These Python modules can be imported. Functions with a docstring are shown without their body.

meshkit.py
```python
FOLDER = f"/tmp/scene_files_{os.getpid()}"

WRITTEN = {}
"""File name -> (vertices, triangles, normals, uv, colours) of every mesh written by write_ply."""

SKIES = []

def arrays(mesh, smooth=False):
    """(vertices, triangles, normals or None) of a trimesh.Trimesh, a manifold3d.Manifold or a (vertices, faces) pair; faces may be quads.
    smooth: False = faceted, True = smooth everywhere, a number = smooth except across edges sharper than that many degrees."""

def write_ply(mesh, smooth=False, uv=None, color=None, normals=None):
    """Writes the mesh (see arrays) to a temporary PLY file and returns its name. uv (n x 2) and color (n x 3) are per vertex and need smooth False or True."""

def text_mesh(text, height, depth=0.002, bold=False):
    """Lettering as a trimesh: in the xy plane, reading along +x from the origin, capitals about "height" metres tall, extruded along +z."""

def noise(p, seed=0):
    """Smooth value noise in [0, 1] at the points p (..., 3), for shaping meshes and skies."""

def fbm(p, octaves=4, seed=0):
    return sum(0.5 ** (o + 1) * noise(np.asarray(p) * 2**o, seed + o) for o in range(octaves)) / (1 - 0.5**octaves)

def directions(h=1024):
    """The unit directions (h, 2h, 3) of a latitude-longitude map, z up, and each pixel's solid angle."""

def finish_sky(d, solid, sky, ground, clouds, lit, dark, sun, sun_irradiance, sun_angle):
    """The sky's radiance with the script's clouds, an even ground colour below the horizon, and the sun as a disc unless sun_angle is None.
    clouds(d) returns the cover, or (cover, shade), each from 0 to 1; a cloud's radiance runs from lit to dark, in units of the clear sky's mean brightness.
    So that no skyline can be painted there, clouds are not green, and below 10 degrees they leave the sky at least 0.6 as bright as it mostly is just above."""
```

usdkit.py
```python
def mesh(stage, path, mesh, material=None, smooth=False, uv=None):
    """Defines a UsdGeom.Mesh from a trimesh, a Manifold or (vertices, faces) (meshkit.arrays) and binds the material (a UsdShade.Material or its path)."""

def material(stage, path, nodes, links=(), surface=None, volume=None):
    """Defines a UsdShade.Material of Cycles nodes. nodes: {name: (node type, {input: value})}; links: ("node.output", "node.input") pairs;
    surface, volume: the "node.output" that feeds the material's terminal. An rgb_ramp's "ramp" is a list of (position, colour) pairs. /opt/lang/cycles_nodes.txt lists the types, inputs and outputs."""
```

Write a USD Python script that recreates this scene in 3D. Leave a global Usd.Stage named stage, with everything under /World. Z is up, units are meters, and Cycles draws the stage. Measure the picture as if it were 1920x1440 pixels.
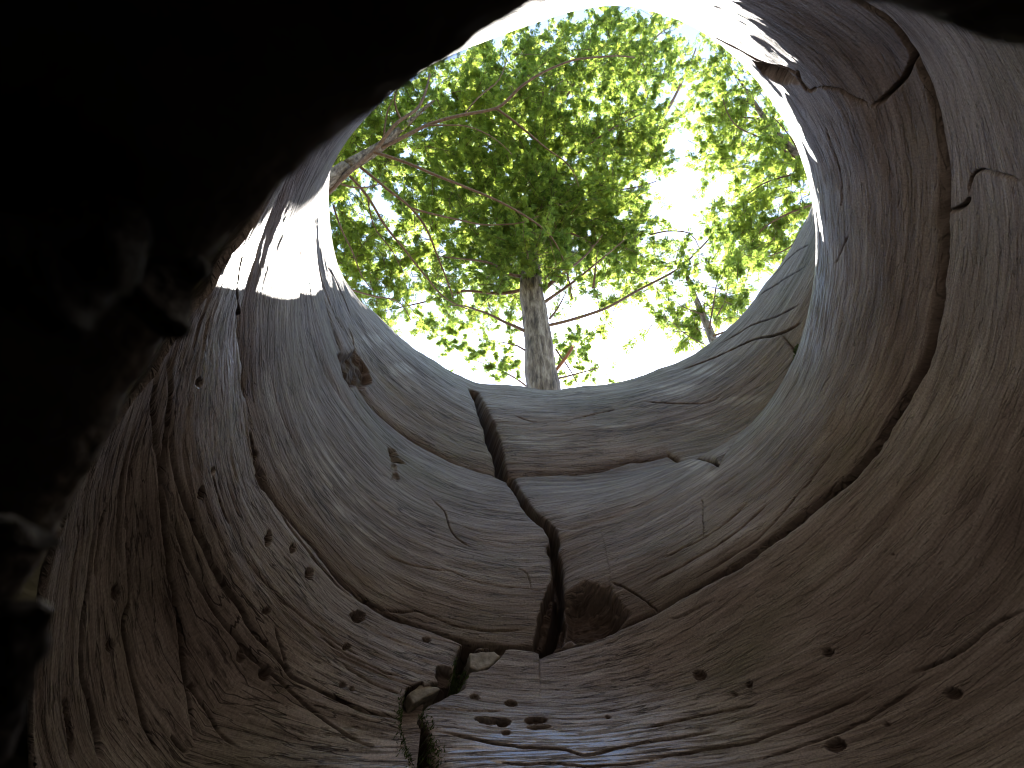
import math
import numpy as np
import trimesh
import manifold3d
from scipy.spatial import cKDTree
from shapely import Polygon, contains_xy
from pxr import Usd, UsdGeom, UsdLux, UsdShade, Gf, Sdf, Vt
import usdkit
import meshkit

stage = Usd.Stage.CreateInMemory()
UsdGeom.SetStageUpAxis(stage, UsdGeom.Tokens.z)
UsdGeom.SetStageMetersPerUnit(stage, 1.0)
UsdGeom.Xform.Define(stage, '/World')
UsdGeom.Scope.Define(stage, '/World/Looks')

# ---------------------------------------------------------------- camera, sky, sun, exposure
cam = UsdGeom.Camera.Define(stage, '/World/camera')
cam.AddRotateXOp().Set(150.0)                       # lying in the hollow, looking 60 degrees up
cam.CreateHorizontalApertureAttr(36.0)
cam.CreateVerticalApertureAttr(27.0)
cam.CreateFocalLengthAttr(28.256)
cam.CreateClippingRangeAttr(Gf.Vec2f(.01, 2000))
cam.CreateFStopAttr(17.0)
cam.CreateFocusDistanceAttr(2.2)
cam.CreateExposureAttr(3.4)

SUN_EL, SUN_AZ = math.radians(57.0), math.radians(11.0)
SKY_STRENGTH, SUN_INTENSITY = .06, .75
dome = UsdLux.DomeLight.Define(stage, '/World/sky')
dome.GetPrim().SetCustomDataByKey('kind', 'structure')
sky = usdkit.material(stage, '/World/Looks/sky_air', {
    'sky': ('sky_texture', {'sky_type': 'single_scattering', 'sun_disc': False, 'sun_elevation': SUN_EL, 'sun_rotation': SUN_AZ, 'aerosol_density': 0.35}),
    'bg': ('background_shader', {'strength': SKY_STRENGTH})}, [('sky.color', 'bg.color')], surface='bg.background')
UsdShade.MaterialBindingAPI.Apply(dome.GetPrim()).Bind(sky)
sun = UsdLux.DistantLight.Define(stage, '/World/sun')
sun.CreateIntensityAttr(SUN_INTENSITY)
sun.CreateAngleAttr(.5)
sun.CreateNormalizeAttr(True)
sun.CreateColorAttr(Gf.Vec3f(1.0, .95, .88))
sun.AddRotateZOp().Set(-math.degrees(SUN_AZ))
sun.AddRotateXOp().Set(-(90 - math.degrees(SUN_EL)))
sun.GetPrim().SetCustomDataByKey('kind', 'structure')

# ---------------------------------------------------------------- helpers
rng = np.random.default_rng(7)
_names = {}
def numbered(parent, name):
    k = (parent, name); n = _names.get(k, 0); _names[k] = n + 1
    return f'{parent}/{name}' if n == 0 else f'{parent}/{name}_{n:03d}'
def tag(p, label=None, category=None, group=None, kind=None):
    p = p.GetPrim() if hasattr(p, 'GetPrim') else p
    for k, v in (('label', label), ('category', category), ('group', group), ('kind', kind)):
        if v: p.SetCustomDataByKey(k, v)
    return p
def thing(name, label=None, category=None, group=None, kind=None, at=(0, 0, 0)):
    x = UsdGeom.Xform.Define(stage, numbered('/World', name))
    x.AddTranslateOp().Set(Gf.Vec3d(*map(float, at)))
    tag(x, label, category, group, kind)
    return str(x.GetPath())
def part(parent, name, mesh, material, smooth=True, label=None, kind=None, uv=None, mask=None, at=None):
    m = usdkit.mesh(stage, numbered(parent, name), mesh, material, smooth=smooth, uv=uv)
    if mask is not None:
        UsdGeom.PrimvarsAPI(m).CreatePrimvar('mask', Sdf.ValueTypeNames.Color3fArray, 'vertex').Set(Vt.Vec3fArray.FromNumpy(np.asarray(mask, np.float32)[:, :3]))
        UsdGeom.PrimvarsAPI(m).CreatePrimvar('wear', Sdf.ValueTypeNames.FloatArray, 'vertex').Set(Vt.FloatArray.FromNumpy(np.asarray(mask, np.float32)[:, 3].copy()))
    tag(m, label, None, None, kind)
    return m
# ---- the smooth shaft: radius about its upright axis, as rows of (angle in degrees: radius) at given heights
from scipy.interpolate import PchipInterpolator, CubicSpline, RegularGridInterpolator
AX, AY = .1, .65
def ring(text):
    k = sorted((float(a) % 360, float(r)) for a, r in (x.split(':') for x in text.split()))
    a = np.array([x[0] for x in k]); r = np.array([x[1] for x in k])
    aa = np.concatenate([a - 360, a, a + 360]); rr = np.tile(r, 3)
    f = PchipInterpolator(aa, rr)
    t = np.arange(0, 360, 1.0)
    v = f(t)
    w = np.exp(-.5 * (np.arange(-12, 13) / 3.5) ** 2); w /= w.sum()
    return np.convolve(np.concatenate([v[-12:], v, v[:12]]), w, 'valid')
J1 = ring('220:.54 235:.55 260:.58 285:.64 312:.668 328:.637 345:.606 8:.588 23:.572 39:.560 59:.575 71:.607 82:.648 95:.678 106:.686 118:.684 129:.668 140:.634 152:.611 165:.58 180:.553 190:.545 205:.532')
LI = ring('82:.600 95:.628 106:.637 118:.637 129:.626 140:.606 152:.586 165:.562 180:.535 192:.512 204:.505 216:.503 231:.495 252:.491 271:.517 278:.532 293:.535 310:.525 326:.52 341:.51 354:.512 7:.519 21:.537 35:.553 54:.564 69:.578')
J2 = ring('194:.565 184:.562 171:.572 152:.602 136:.645 120:.668 102:.685 94:.678 81:.682 71:.69 62:.705 56:.735 50:.765 30:.785 10:.775 0:.75 345:.70 330:.66 300:.62 270:.61 240:.58 213:.56')
RI = ring('186:.657 172:.674 158:.695 150:.684 139:.666 124:.672 110:.701 98:.685 85:.685 71:.702 61:.718 51:.736 41:.745 31:.747 22:.747 13:.76 6:.775 350:.77 320:.74 280:.70 240:.66 210:.645')
A0 = ring('0:.645 23:.635 45:.645 62:.665 90:.688 105:.695 118:.705 130:.70 140:.675 152:.645 165:.61 180:.578 192:.556 205:.543 220:.54 345:.65 328:.67 310:.69 285:.68 260:.62 235:.57')
B0 = ring('0:.73 24:.76 45:.745 62:.70 90:.662 105:.682 115:.735 130:.765 145:.79 155:.78 165:.745 174:.70 190:.62 205:.58 220:.57 330:.72 300:.72 270:.66 240:.6')
D0 = ring('0:.80 24:.84 62:.70 90:.585 110:.66 135:.86 150:.88 165:.80 180:.72 200:.62 330:.78 300:.75 270:.68 240:.6')
ang = np.arange(0, 360, 1.0)
right = np.clip(np.cos(np.radians(ang - 345)) * 1.6 - .1, 0, 1)      # 1 where the middle ledge overhangs
ROWZ = [.2, .5, .7, .9, 1.05, 1.2, 1.35, 1.5, 1.65, 1.8, 2.05, 2.28]
ROWS = [D0 + .04, D0 + .02, D0, B0, A0, J1, (.45 * J1 + .55 * LI - .010 - .006 * right), LI,
        right * (.62 * LI + .38 * J2 - .012) + (1 - right) * (.5 * LI + .5 * J2 - .012), J2, .5 * J2 + .5 * RI - .036, RI]
_tab = PchipInterpolator(ROWZ, np.array(ROWS), axis=0)(np.linspace(.2, 2.28, 521))
_tab = np.concatenate([_tab, _tab[:, :1]], 1)
_rgi = RegularGridInterpolator((np.linspace(.2, 2.28, 521), np.arange(361.0)), _tab)
_edge = PchipInterpolator([100, 140, 154, 176, 191.4, 207.5, 218, 232], [.35, .6, .72, .86, .945, 1.02, 1.08, 1.12])
def lip_z(a):            # where the lower wall breaks off above the dark side hollow, by angle 0..360
    a = np.asarray(a) % 360
    e = np.where(a < 100, .3, _edge(np.clip(a, 100, 232)))
    return np.where(a > 232, np.maximum(.3, 1.12 - 0 * a), e)
def base(a, z):          # radius of the smooth shaft (a in degrees)
    a = np.asarray(a) % 360
    r = _rgi(np.stack([np.clip(z, .2, 2.28), a], -1))
    d = np.where((a > 100) & (a < 240), np.maximum(lip_z(a) - z, 0), 0)
    return r + 5.0 * (np.sqrt(d * d + .0004) - .02) * np.clip((a - 100) / 30, 0, 1) * np.clip((240 - a) / 10, 0, 1)
JOINTS = {
    'J1': (9, 38, [(-48.22, 1.1915), (-41.2, 1.1992), (-32.42, 1.1998), (-24.72, 1.2021), (-14.8, 1.1998), (-4.16, 1.1927), (8.3, 1.198), (22.92, 1.198), (39.45, 1.1992), (59.07, 1.1998), (71.16, 1.1998), (82.02, 1.1968), (94.66, 1.1944), (106.09, 1.1938), (118.05, 1.1974), (129.3, 1.1927), (140.12, 1.2033), (152.31, 1.1968), (160.98, 1.1891), (173.19, 1.2039), (184.44, 1.1944), (191.45, 1.1897)]),
    'J2': (10, 30, [(182.26, 1.8503), (169.2, 1.8349), (151.98, 1.8034), (135.99, 1.7868), (119.67, 1.7897), (102.2, 1.7814), (93.48, 1.7986), (80.95, 1.8105), (70.85, 1.8254), (62.44, 1.82), (54.12, 1.617), (49.01, 1.487)]),
    'V1': (13, 60, [(109.02, 2.1821), (108.05, 2.1257), (105.53, 2.0236), (103.41, 1.9358), (101.75, 1.8651), (100.45, 1.7868)]),
    'V2': (8, 60, [(99.08, 1.7951), (96.49, 1.6515), (94.27, 1.5743), (90.9, 1.5132), (89.92, 1.4633), (90.36, 1.4384), (89.62, 1.3962), (89.55, 1.3357), (90.41, 1.2728), (91.96, 1.2146), (93.53, 1.1938)]),
    'V3': (10, 60, [(105.65, 1.1861), (106.64, 1.1487), (106.98, 1.1149), (107.19, 1.0923), (109.4, 1.071), (112.09, 1.0484), (113.28, 1.0253), (113.71, 1.0021), (113.08, 0.9677), (111.8, 0.9333), (110.83, 0.9018), (109.82, 0.8692)]),
}
CRACKS = [
    (2.0, 7, [(131.31, 1.2081), (122.64, 1.2051), (114.8, 1.2312), (108.12, 1.2271), (101.63, 1.2289), (95.33, 1.2372)]),
    (1.3, 4, [(126.49, 1.3042), (116.61, 1.328), (111.27, 1.3398), (104.98, 1.3321), (96.68, 1.3286), (93.22, 1.3161)]),
    (1.4, 4, [(98.9, 1.3855), (95.84, 1.3648), (95.21, 1.3226)]),
    (2.2, 8, [(118.27, 1.5559), (114.31, 1.5209), (112.65, 1.4603), (107.34, 1.4247)]),
    (3.0, 10, [(151.54, 1.9286), (149.45, 1.9257), (147.14, 1.899)]),
    (2.5, 8, [(168.16, 1.9375), (157.36, 1.9987), (152.47, 1.9832)]),
    (4, 18, [(53.23, 2.2123), (43.94, 2.1654), (34.44, 2.093), (28.23, 2.0076), (23.42, 1.9684)]),
    (4, 14, [(28.23, 2.0076), (28.38, 1.9601), (17.42, 1.5387)]),
    (3, 8, [(41.87, 2.2195), (32.71, 2.1577), (25.66, 2.0634), (20.56, 2.0076)]),
    (3, 8, [(24.1, 2.2764), (17.98, 2.2438), (10.41, 2.131)]),
    (3, 6, [(28.55, 2.2622), (21.62, 2.1868), (14.09, 2.0812)]),
    (2.5, 5, [(64.63, 2.08), (55.66, 2.0159), (48.94, 1.9785), (45.53, 1.9921)]),
    (3, 8, [(81.14, 2.0361), (76.06, 2.0551), (71.78, 2.0628)]),
    (2.5, 5, [(98.89, 2.0556), (88.99, 2.0212), (81.14, 2.0361)]),
    (2.0, 8, [(79.66, 1.3048), (74.67, 1.2556), (70.65, 1.1974)]),
    (1.6, 4, [(54.92, 1.417), (56.17, 1.3511), (57.57, 1.2953)]),
    (5, 22, [(-46.98, 1.198), (-43.9, 1.233), (-42.1, 1.268), (-41.49, 1.2876)]),
    (1.8, 6, [(-41.49, 1.2876), (-43.49, 1.3054), (-46.15, 1.322), (-47.3, 1.3511)]),
    (4, 14, [(-47.3, 1.3511), (-46.7, 1.3725), (-48.19, 1.3755), (-50.95, 1.363)]),
    (4, 15, [(-50.46, 1.3677), (-52.42, 1.382), (-54.05, 1.4081), (-56.57, 1.4265), (-58.88, 1.4402)]),
    (3, 12, [(-58.88, 1.4402), (-63.14, 1.4645)]),
    (5, 14, [(-57.18, 1.1944), (-53.74, 1.1832), (-49.1, 1.1938), (-46.98, 1.1992)]),
    (5, 14, [(-25.1, 1.1932), (-26.24, 1.1689), (-27.82, 1.1523)]),
    (2.5, 7, [(-27.82, 1.1523), (-31.02, 1.1404), (-32.02, 1.1137), (-31.47, 1.0496)]),
    (1.5, 4, [(-17.71, 1.3838), (-13.4, 1.4099), (-9.15, 1.433)]),
    (1.3, 3, [(-40.27, 1.3808), (-32.71, 1.3903), (-27.35, 1.3921), (-21.54, 1.4069)]),
    (2.6, 10, [(110.91, 0.9754), (104.65, 0.9647), (97.31, 0.9505), (90.41, 0.9446), (86.99, 0.9309), (82.14, 0.944), (74.65, 0.9511), (66.8, 0.9552)]),
    (2.4, 9, [(78.8, 0.9143), (68.83, 0.9214), (61.76, 0.9238), (55.77, 0.9333), (49.25, 0.938), (43.46, 0.9398)]),
    (2.4, 9, [(62.26, 0.887), (52.42, 0.8983), (45.77, 0.9072), (37.85, 0.9155)]),
    (2.0, 6, [(78.1, 0.9784), (69.65, 0.9873), (59.5, 0.9808)]),
    (2.5, 9, [(38.84, 0.9339), (30.84, 0.922), (26.59, 0.9202), (22.05, 0.9083)]),
    (2.2, 8, [(102.51, 0.9173), (96.61, 0.9113), (92.32, 0.9143), (87.16, 0.906), (74.73, 0.9167)]),
    (1.6, 5, [(110.98, 1.0229), (105.23, 1.0282), (99.37, 1.0389)]),
    (1.8, 5, [(69.65, 1.1707), (65.4, 1.1612), (59.42, 1.163)]),
    (2.0, 5, [(73.38, 1.2615), (57.0, 1.2615), (40.98, 1.2769)]),
    (1.8, 5, [(62.05, 1.2235), (49.13, 1.2229), (33.87, 1.2449), (23.24, 1.2603)]),
    (1.8, 4, [(68.83, 1.3054), (55.83, 1.2989), (45.32, 1.3143)]),
    (3.0, 13, [(192.78, 0.9683), (184.0, 0.9891), (176.0, 0.9926), (171.84, 0.9891), (163.3, 0.9802), (156.99, 0.9689), (150.49, 0.9469), (146.11, 0.9173), (142.54, 0.8834), (140.17, 0.8526)]),
    (3.2, 15, [(180.16, 0.9968), (170.39, 1.0075), (163.76, 1.0116), (156.39, 1.0122), (148.32, 1.0104), (142.58, 1.0051), (136.53, 1.0003), (132.71, 0.9873), (128.52, 0.9891), (122.71, 0.9873), (116.07, 0.9914)]),
    (2.4, 9, [(168.46, 0.9903), (162.0, 0.9932), (154.58, 0.9891), (148.66, 0.9867), (142.7, 0.9825), (137.6, 0.9778), (132.06, 0.9683), (127.1, 0.9529), (118.47, 0.9333)]),
    (4.5, 18, [(170.92, 0.9089), (166.41, 0.8911), (160.93, 0.8549), (156.34, 0.827), (152.33, 0.808), (147.87, 0.7712)]),
    (3.2, 12, [(166.16, 0.9428), (158.49, 0.9238), (156.64, 0.903), (152.62, 0.8834), (148.84, 0.8591), (145.24, 0.8324), (143.08, 0.8199)]),
    (2.2, 8, [(145.8, 0.9137), (141.35, 0.8965), (137.6, 0.8751), (135.15, 0.8686)]),
    (2.2, 8, [(139.94, 1.03), (136.37, 1.0081), (132.98, 0.9861)]),
    (3.0, 10, [(142.77, 0.8454), (140.01, 0.8353)]),
    (3.5, 11, [(156.46, 0.792), (153.83, 0.7784), (150.57, 0.7493)]),
    (2.4, 8, [(192.07, 0.9552), (186.69, 0.9641), (172.98, 0.9891), (165.97, 0.995)]),
    (2.4, 8, [(178.44, 0.9428), (171.45, 0.9392), (164.25, 0.9291)]),
    (2.0, 7, [(178.58, 0.9535), (169.92, 0.9487), (162.57, 0.9386)]),
    (2.0, 8, [(173.89, 0.9273), (168.83, 0.9113), (164.45, 0.8977)]),
    (2.2, 7, [(157.1, 1.1956), (147.32, 1.1832), (137.22, 1.179), (128.79, 1.1778)]),
    (1.8, 6, [(150.71, 1.0698), (141.17, 1.071), (132.36, 1.0787), (123.86, 1.0787)]),
    (1.8, 6, [(168.96, 1.0639), (158.74, 1.0644), (148.68, 1.0674)]),
    (1.8, 6, [(132.01, 1.0704), (121.66, 1.068), (116.12, 1.0704)]),
    (1.6, 5, [(127.01, 1.0496), (119.14, 1.036), (116.47, 1.0354)]),
    (2.0, 6, [(177.42, 1.8722), (162.18, 1.8687), (149.14, 1.8906), (138.38, 1.9067)]),
    (1.6, 4, [(202.82, 1.3363), (176.54, 1.5375), (158.49, 1.5832), (143.19, 1.6212), (131.83, 1.6402)]),
    (1.5, 4, [(150.26, 1.6805), (137.86, 1.7156), (128.05, 1.6936)]),
    (2.5, 7, [(205.89, 1.084), (198.12, 1.125), (193.46, 1.1588)]),
]
LEDGES = [
    (0.014, 0.03, [(206.02, 1.3114), (176.54, 1.5375), (158.49, 1.5832), (143.19, 1.6212), (131.83, 1.6402), (119.51, 1.6319)]),
    (0.012, 0.03, [(177.42, 1.8722), (161.75, 1.8788), (149.14, 1.8906), (138.38, 1.9067), (121.04, 1.8906), (108.91, 1.8467)]),
    (0.01, 0.03, [(189.72, 1.2621), (172.76, 1.2846), (153.8, 1.3179), (138.44, 1.3369), (125.51, 1.3666)]),
    (0.012, 0.035, [(100.29, 2.0248), (86.17, 2.02), (71.92, 2.0479), (58.9, 2.0117), (47.4, 1.9648)]),
    (0.012, 0.03, [(94.27, 1.5743), (83.86, 1.4805), (72.42, 1.4847), (56.98, 1.5013)]),
    (0.009, 0.025, [(183.06, 0.9481), (169.92, 0.9487), (157.42, 0.9214), (145.78, 0.8621)]),
    (0.009, 0.025, [(175.44, 1.0704), (159.43, 1.0686), (144.28, 1.0538), (130.96, 1.046), (120.77, 1.0294)]),
]
PITS = [
    (185.48, 1.0395, -5.8, 10.3, -18.7, 3.2),
    (167.58, 1.0668, -5.5, 7.2, -10.0, -3.2),
    (166.06, 1.0318, -6.0, 6.5, -19.2, -4.1),
    (138.70, 1.1446, -13.6, 11.3, -7.3, -11.3),
    (143.82, 1.1541, -7.6, 6.8, -5.5, -8.0),
    (149.07, 1.1250, -8.5, 8.3, -12.3, -13.7),
    (141.38, 0.9730, -8.1, 3.9, -9.9, -7.8),
    (136.86, 0.9701, -12.0, 5.3, -8.5, -9.2),
    (126.62, 1.1493, -22.4, 13.4, -6.2, -18.4),
    (125.52, 1.0134, -13.7, 5.4, -3.4, -8.3),
    (123.90, 1.0146, -7.9, 3.0, -2.4, -5.6),
    (126.89, 1.0823, -10.5, 5.4, -3.2, -8.3),
    (113.54, 1.1683, -13.4, 4.5, -1.2, -8.6),
    (66.95, 1.0639, -13.9, -4.4, 2.6, -8.3),
    (59.56, 1.0176, -9.3, -3.0, 2.4, -6.0),
    (62.38, 1.0110, -9.5, -3.0, 1.6, -4.4),
    (46.18, 1.0087, -11.6, -5.0, 4.8, -5.4),
    (28.19, 1.0550, -4.3, -3.2, 3.4, -2.7),
    (35.79, 0.8828, -15.3, -7.7, 6.3, -7.1),
    (51.56, 0.8828, -17.6, -5.0, 4.9, -11.8),
    (44.57, 0.8858, -6.9, -2.7, 2.0, -3.9),
    (102.17, 1.0075, -30.7, 3.6, -0.1, -12.7),
    (99.62, 1.0057, -20.5, 1.8, 0.1, -12.8),
    (94.48, 1.0164, -22.7, 0.9, 0.5, -11.9),
    (94.11, 0.9992, -20.4, 0.6, 0.4, -8.0),
    (99.22, 0.9831, -12.2, 1.2, 0.1, -6.6),
    (104.45, 1.0633, -12.7, 2.1, -0.3, -7.4),
    (98.31, 1.0561, -12.7, 0.9, 0.0, -8.6),
    (82.89, 1.0176, -8.1, -1.2, 0.6, -6.2),
    (109.78, 1.1018, -29.2, 7.4, -2.2, -21.4),
    (160.72, 0.9143, -6.2, 5.3, -17.2, -5.6),
    (155.93, 0.8751, -6.5, 4.8, -10.9, -6.0),
    (142.39, 1.0354, -8.4, 5.7, -5.6, -4.7),
    (144.24, 0.9107, -7.0, 3.5, -3.5, -3.0),
]
PALE = [
    (45.56, 2.0972, -100.0, -111.6, 7.6, -31.4),
    (54.69, 2.0835, -65.1, -43.6, 5.0, -30.0),
    (53.84, 1.9156, -36.5, -14.2, 6.5, -20.5),
    (71.64, 1.9607, -67.3, -16.9, 3.1, -19.9),
    (43.62, 1.9251, -55.8, -44.8, 7.0, -13.7),
    (147.17, 1.3737, -94.1, 119.0, -15.9, -35.9),
    (135.63, 1.3618, -53.1, 53.4, -7.8, -22.8),
    (144.22, 1.9838, -69.7, 118.1, -10.7, -31.8),
    (130.83, 2.0378, -68.3, 89.0, -5.4, -29.9),
    (168.55, 1.3167, -35.3, 60.8, -64.7, -25.5),
    (184.78, 1.3654, -26.3, 58.7, -100.9, 33.2),
    (93.31, 1.9304, -92.5, 4.4, 0.3, -34.1),
    (55.38, 1.5897, -63.6, -128.8, -2.7, -57.0),
    (128.87, 1.3393, -75.4, 59.4, -7.7, -25.0),
    (142.64, 1.3582, -66.1, 75.6, -9.8, -24.4),
]
SCARS = [
    (20, [(153.13, 1.7387), (150.74, 1.8135), (148.69, 1.839), (147.27, 1.9025), (143.81, 1.8954), (140.87, 1.8948), (138.15, 1.8693), (139.25, 1.8206), (142.05, 1.782), (144.85, 1.69), (148.05, 1.6894), (150.57, 1.7049)]),
    (22, [(130.56, 1.6467), (127.96, 1.6651), (124.67, 1.6289), (127.28, 1.6052), (129.37, 1.5862)]),
    (8, [(128.91, 1.5868), (127.28, 1.6052), (125.43, 1.5428), (127.77, 1.5292)]),
    (28, [(-56.28, 1.4402), (-54.05, 1.4081), (-51.87, 1.3808), (-48.32, 1.3808), (-48.64, 1.4051), (-50.14, 1.436), (-52.44, 1.4538)]),
    (9, [(159.33, 1.1659), (158.93, 1.2093), (153.24, 1.2075), (146.05, 1.2039), (149.46, 1.1873)]),
    (80, [(194.25, 1.1529), (188.47, 1.1974), (178.09, 1.2128), (170.63, 1.2099), (164.87, 1.2051), (160.58, 1.2069), (160.79, 1.1855), (166.67, 1.1867), (174.11, 1.1891), (183.04, 1.1814), (190.21, 1.1624)]),
    (110, [(115.64, 1.049), (113.41, 1.071), (112.33, 1.0532), (112.96, 1.0193), (111.44, 0.9725), (109.84, 0.9024), (111.55, 0.903), (113.0, 0.9428), (114.9, 0.9796), (115.63, 1.0176)]),
    (40, [(106.36, 1.1778), (100.82, 1.1897), (99.37, 1.1772), (102.31, 1.1321), (104.45, 1.1208), (106.05, 1.1274)]),
    (46, [(94.38, 1.2004), (93.86, 1.2473), (92.82, 1.3007), (90.76, 1.36), (89.15, 1.3761), (88.34, 1.3191), (88.44, 1.2573), (89.39, 1.2033)]),
    (62, [(89.93, 1.3226), (84.42, 1.3333), (78.71, 1.29), (75.9, 1.2182), (80.07, 1.1897), (90.83, 1.2033)]),
]
STONES = [
    [(106.13, 1.1719), (100.8, 1.1861), (99.83, 1.1743), (102.33, 1.1398), (104.22, 1.1274), (105.81, 1.1327)],
    [(113.18, 1.0739), (109.38, 1.0811), (112.14, 1.0514), (114.32, 1.0253), (115.18, 1.0419)],
]
BRANCH_A = [
    [(0.128, 2.742, 6.4, 0.0231), (-0.139, 2.813, 6.45, 0.0187), (-0.373, 2.81, 6.5, 0.0141), (-0.758, 2.934, 6.55, 0.0096), (-1.153, 3.05, 6.6, 0.0049)],
    [(0.119, 2.745, 5.55, 0.0185), (-0.041, 2.71, 5.638, 0.015), (-0.229, 2.655, 5.725, 0.0115), (-0.371, 2.645, 5.812, 0.008), (-0.514, 2.689, 5.9, 0.0043)],
    [(0.148, 2.684, 6.5, 0.0233), (0.019, 2.68, 6.525, 0.0187), (-0.208, 2.566, 6.55, 0.014), (-0.439, 2.542, 6.575, 0.0094), (-0.695, 2.527, 6.6, 0.0047)],
    [(0.258, 2.723, 6.3, 0.0273), (0.425, 2.623, 6.433, 0.02), (0.578, 2.563, 6.567, 0.0125), (0.788, 2.369, 6.7, 0.0047)],
    [(0.265, 2.742, 6.1, 0.02), (0.429, 2.68, 6.233, 0.015), (0.718, 2.495, 6.367, 0.0099), (0.948, 2.346, 6.5, 0.0046)],
    [(0.297, 2.751, 5.8, 0.0128), (0.388, 2.688, 5.95, 0.0081), (0.451, 2.622, 6.1, 0.0033)],
    [(0.286, 2.78, 4.95, 0.017), (0.356, 2.69, 4.975, 0.016), (0.425, 2.585, 5.0, 0.015)],
    [(0.311, 2.729, 4.8, 0.0092), (0.466, 2.743, 4.9, 0.0065), (0.621, 2.751, 5.0, 0.0038)],
    [(0.322, 2.737, 5.25, 0.0098), (0.383, 2.753, 5.075, 0.0067), (0.47, 2.838, 4.9, 0.0038)],
    [(0.285, 2.759, 5.7, 0.0168), (0.685, 2.722, 5.88, 0.0151), (1.043, 2.605, 6.06, 0.0133), (1.39, 2.487, 6.24, 0.0114), (1.579, 2.396, 6.42, 0.0093), (1.713, 2.339, 6.6, 0.0072)],
    [(1.223, 2.405, 6.8, 0.0097), (1.388, 2.335, 6.7, 0.008), (1.505, 2.315, 6.6, 0.0063), (1.598, 2.426, 6.5, 0.0047)],
    [(0.233, 2.471, 7.6, 0.0212), (0.352, 2.406, 7.75, 0.0175), (0.697, 2.355, 7.9, 0.0137), (1.168, 2.361, 8.05, 0.0098), (1.481, 2.328, 8.2, 0.0057)],
    [(0.225, 2.598, 7.2, 0.0178), (0.126, 2.427, 7.4, 0.0149), (-0.052, 2.365, 7.6, 0.0119), (-0.241, 2.309, 7.8, 0.0088), (-0.536, 2.298, 8.0, 0.0055)],
    [(0.246, 2.511, 7.1, 0.0175), (0.473, 2.502, 7.133, 0.0134), (0.835, 2.659, 7.167, 0.0094), (1.007, 2.704, 7.2, 0.0051)],
    [(0.219, 2.5, 7.4, 0.0156), (0.351, 2.614, 7.1, 0.0117), (0.463, 2.757, 6.8, 0.0081), (0.537, 2.81, 6.5, 0.0047)],
    [(0.686, 2.699, 6.3, 0.0137), (0.71, 2.546, 6.4, 0.0086), (0.727, 2.441, 6.5, 0.0035)],
    [(0.119, 2.785, 5.3, 0.0099), (0.0, 2.744, 5.35, 0.0065), (-0.12, 2.747, 5.4, 0.003)],
    [(0.251, 2.273, 8.2, 0.0254), (0.0, 1.974, 8.533, 0.0194), (-0.171, 1.772, 8.867, 0.013), (-0.347, 1.504, 9.2, 0.0062)],
    [(0.255, 2.161, 8.4, 0.023), (0.453, 1.814, 8.8, 0.0179), (0.694, 1.504, 9.2, 0.0124), (0.883, 1.122, 9.6, 0.0064)],
    [(0.236, 2.325, 8.0, 0.0194), (0.647, 2.056, 8.2, 0.015), (1.033, 1.837, 8.4, 0.0105), (1.325, 1.746, 8.6, 0.0059)],
]
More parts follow.
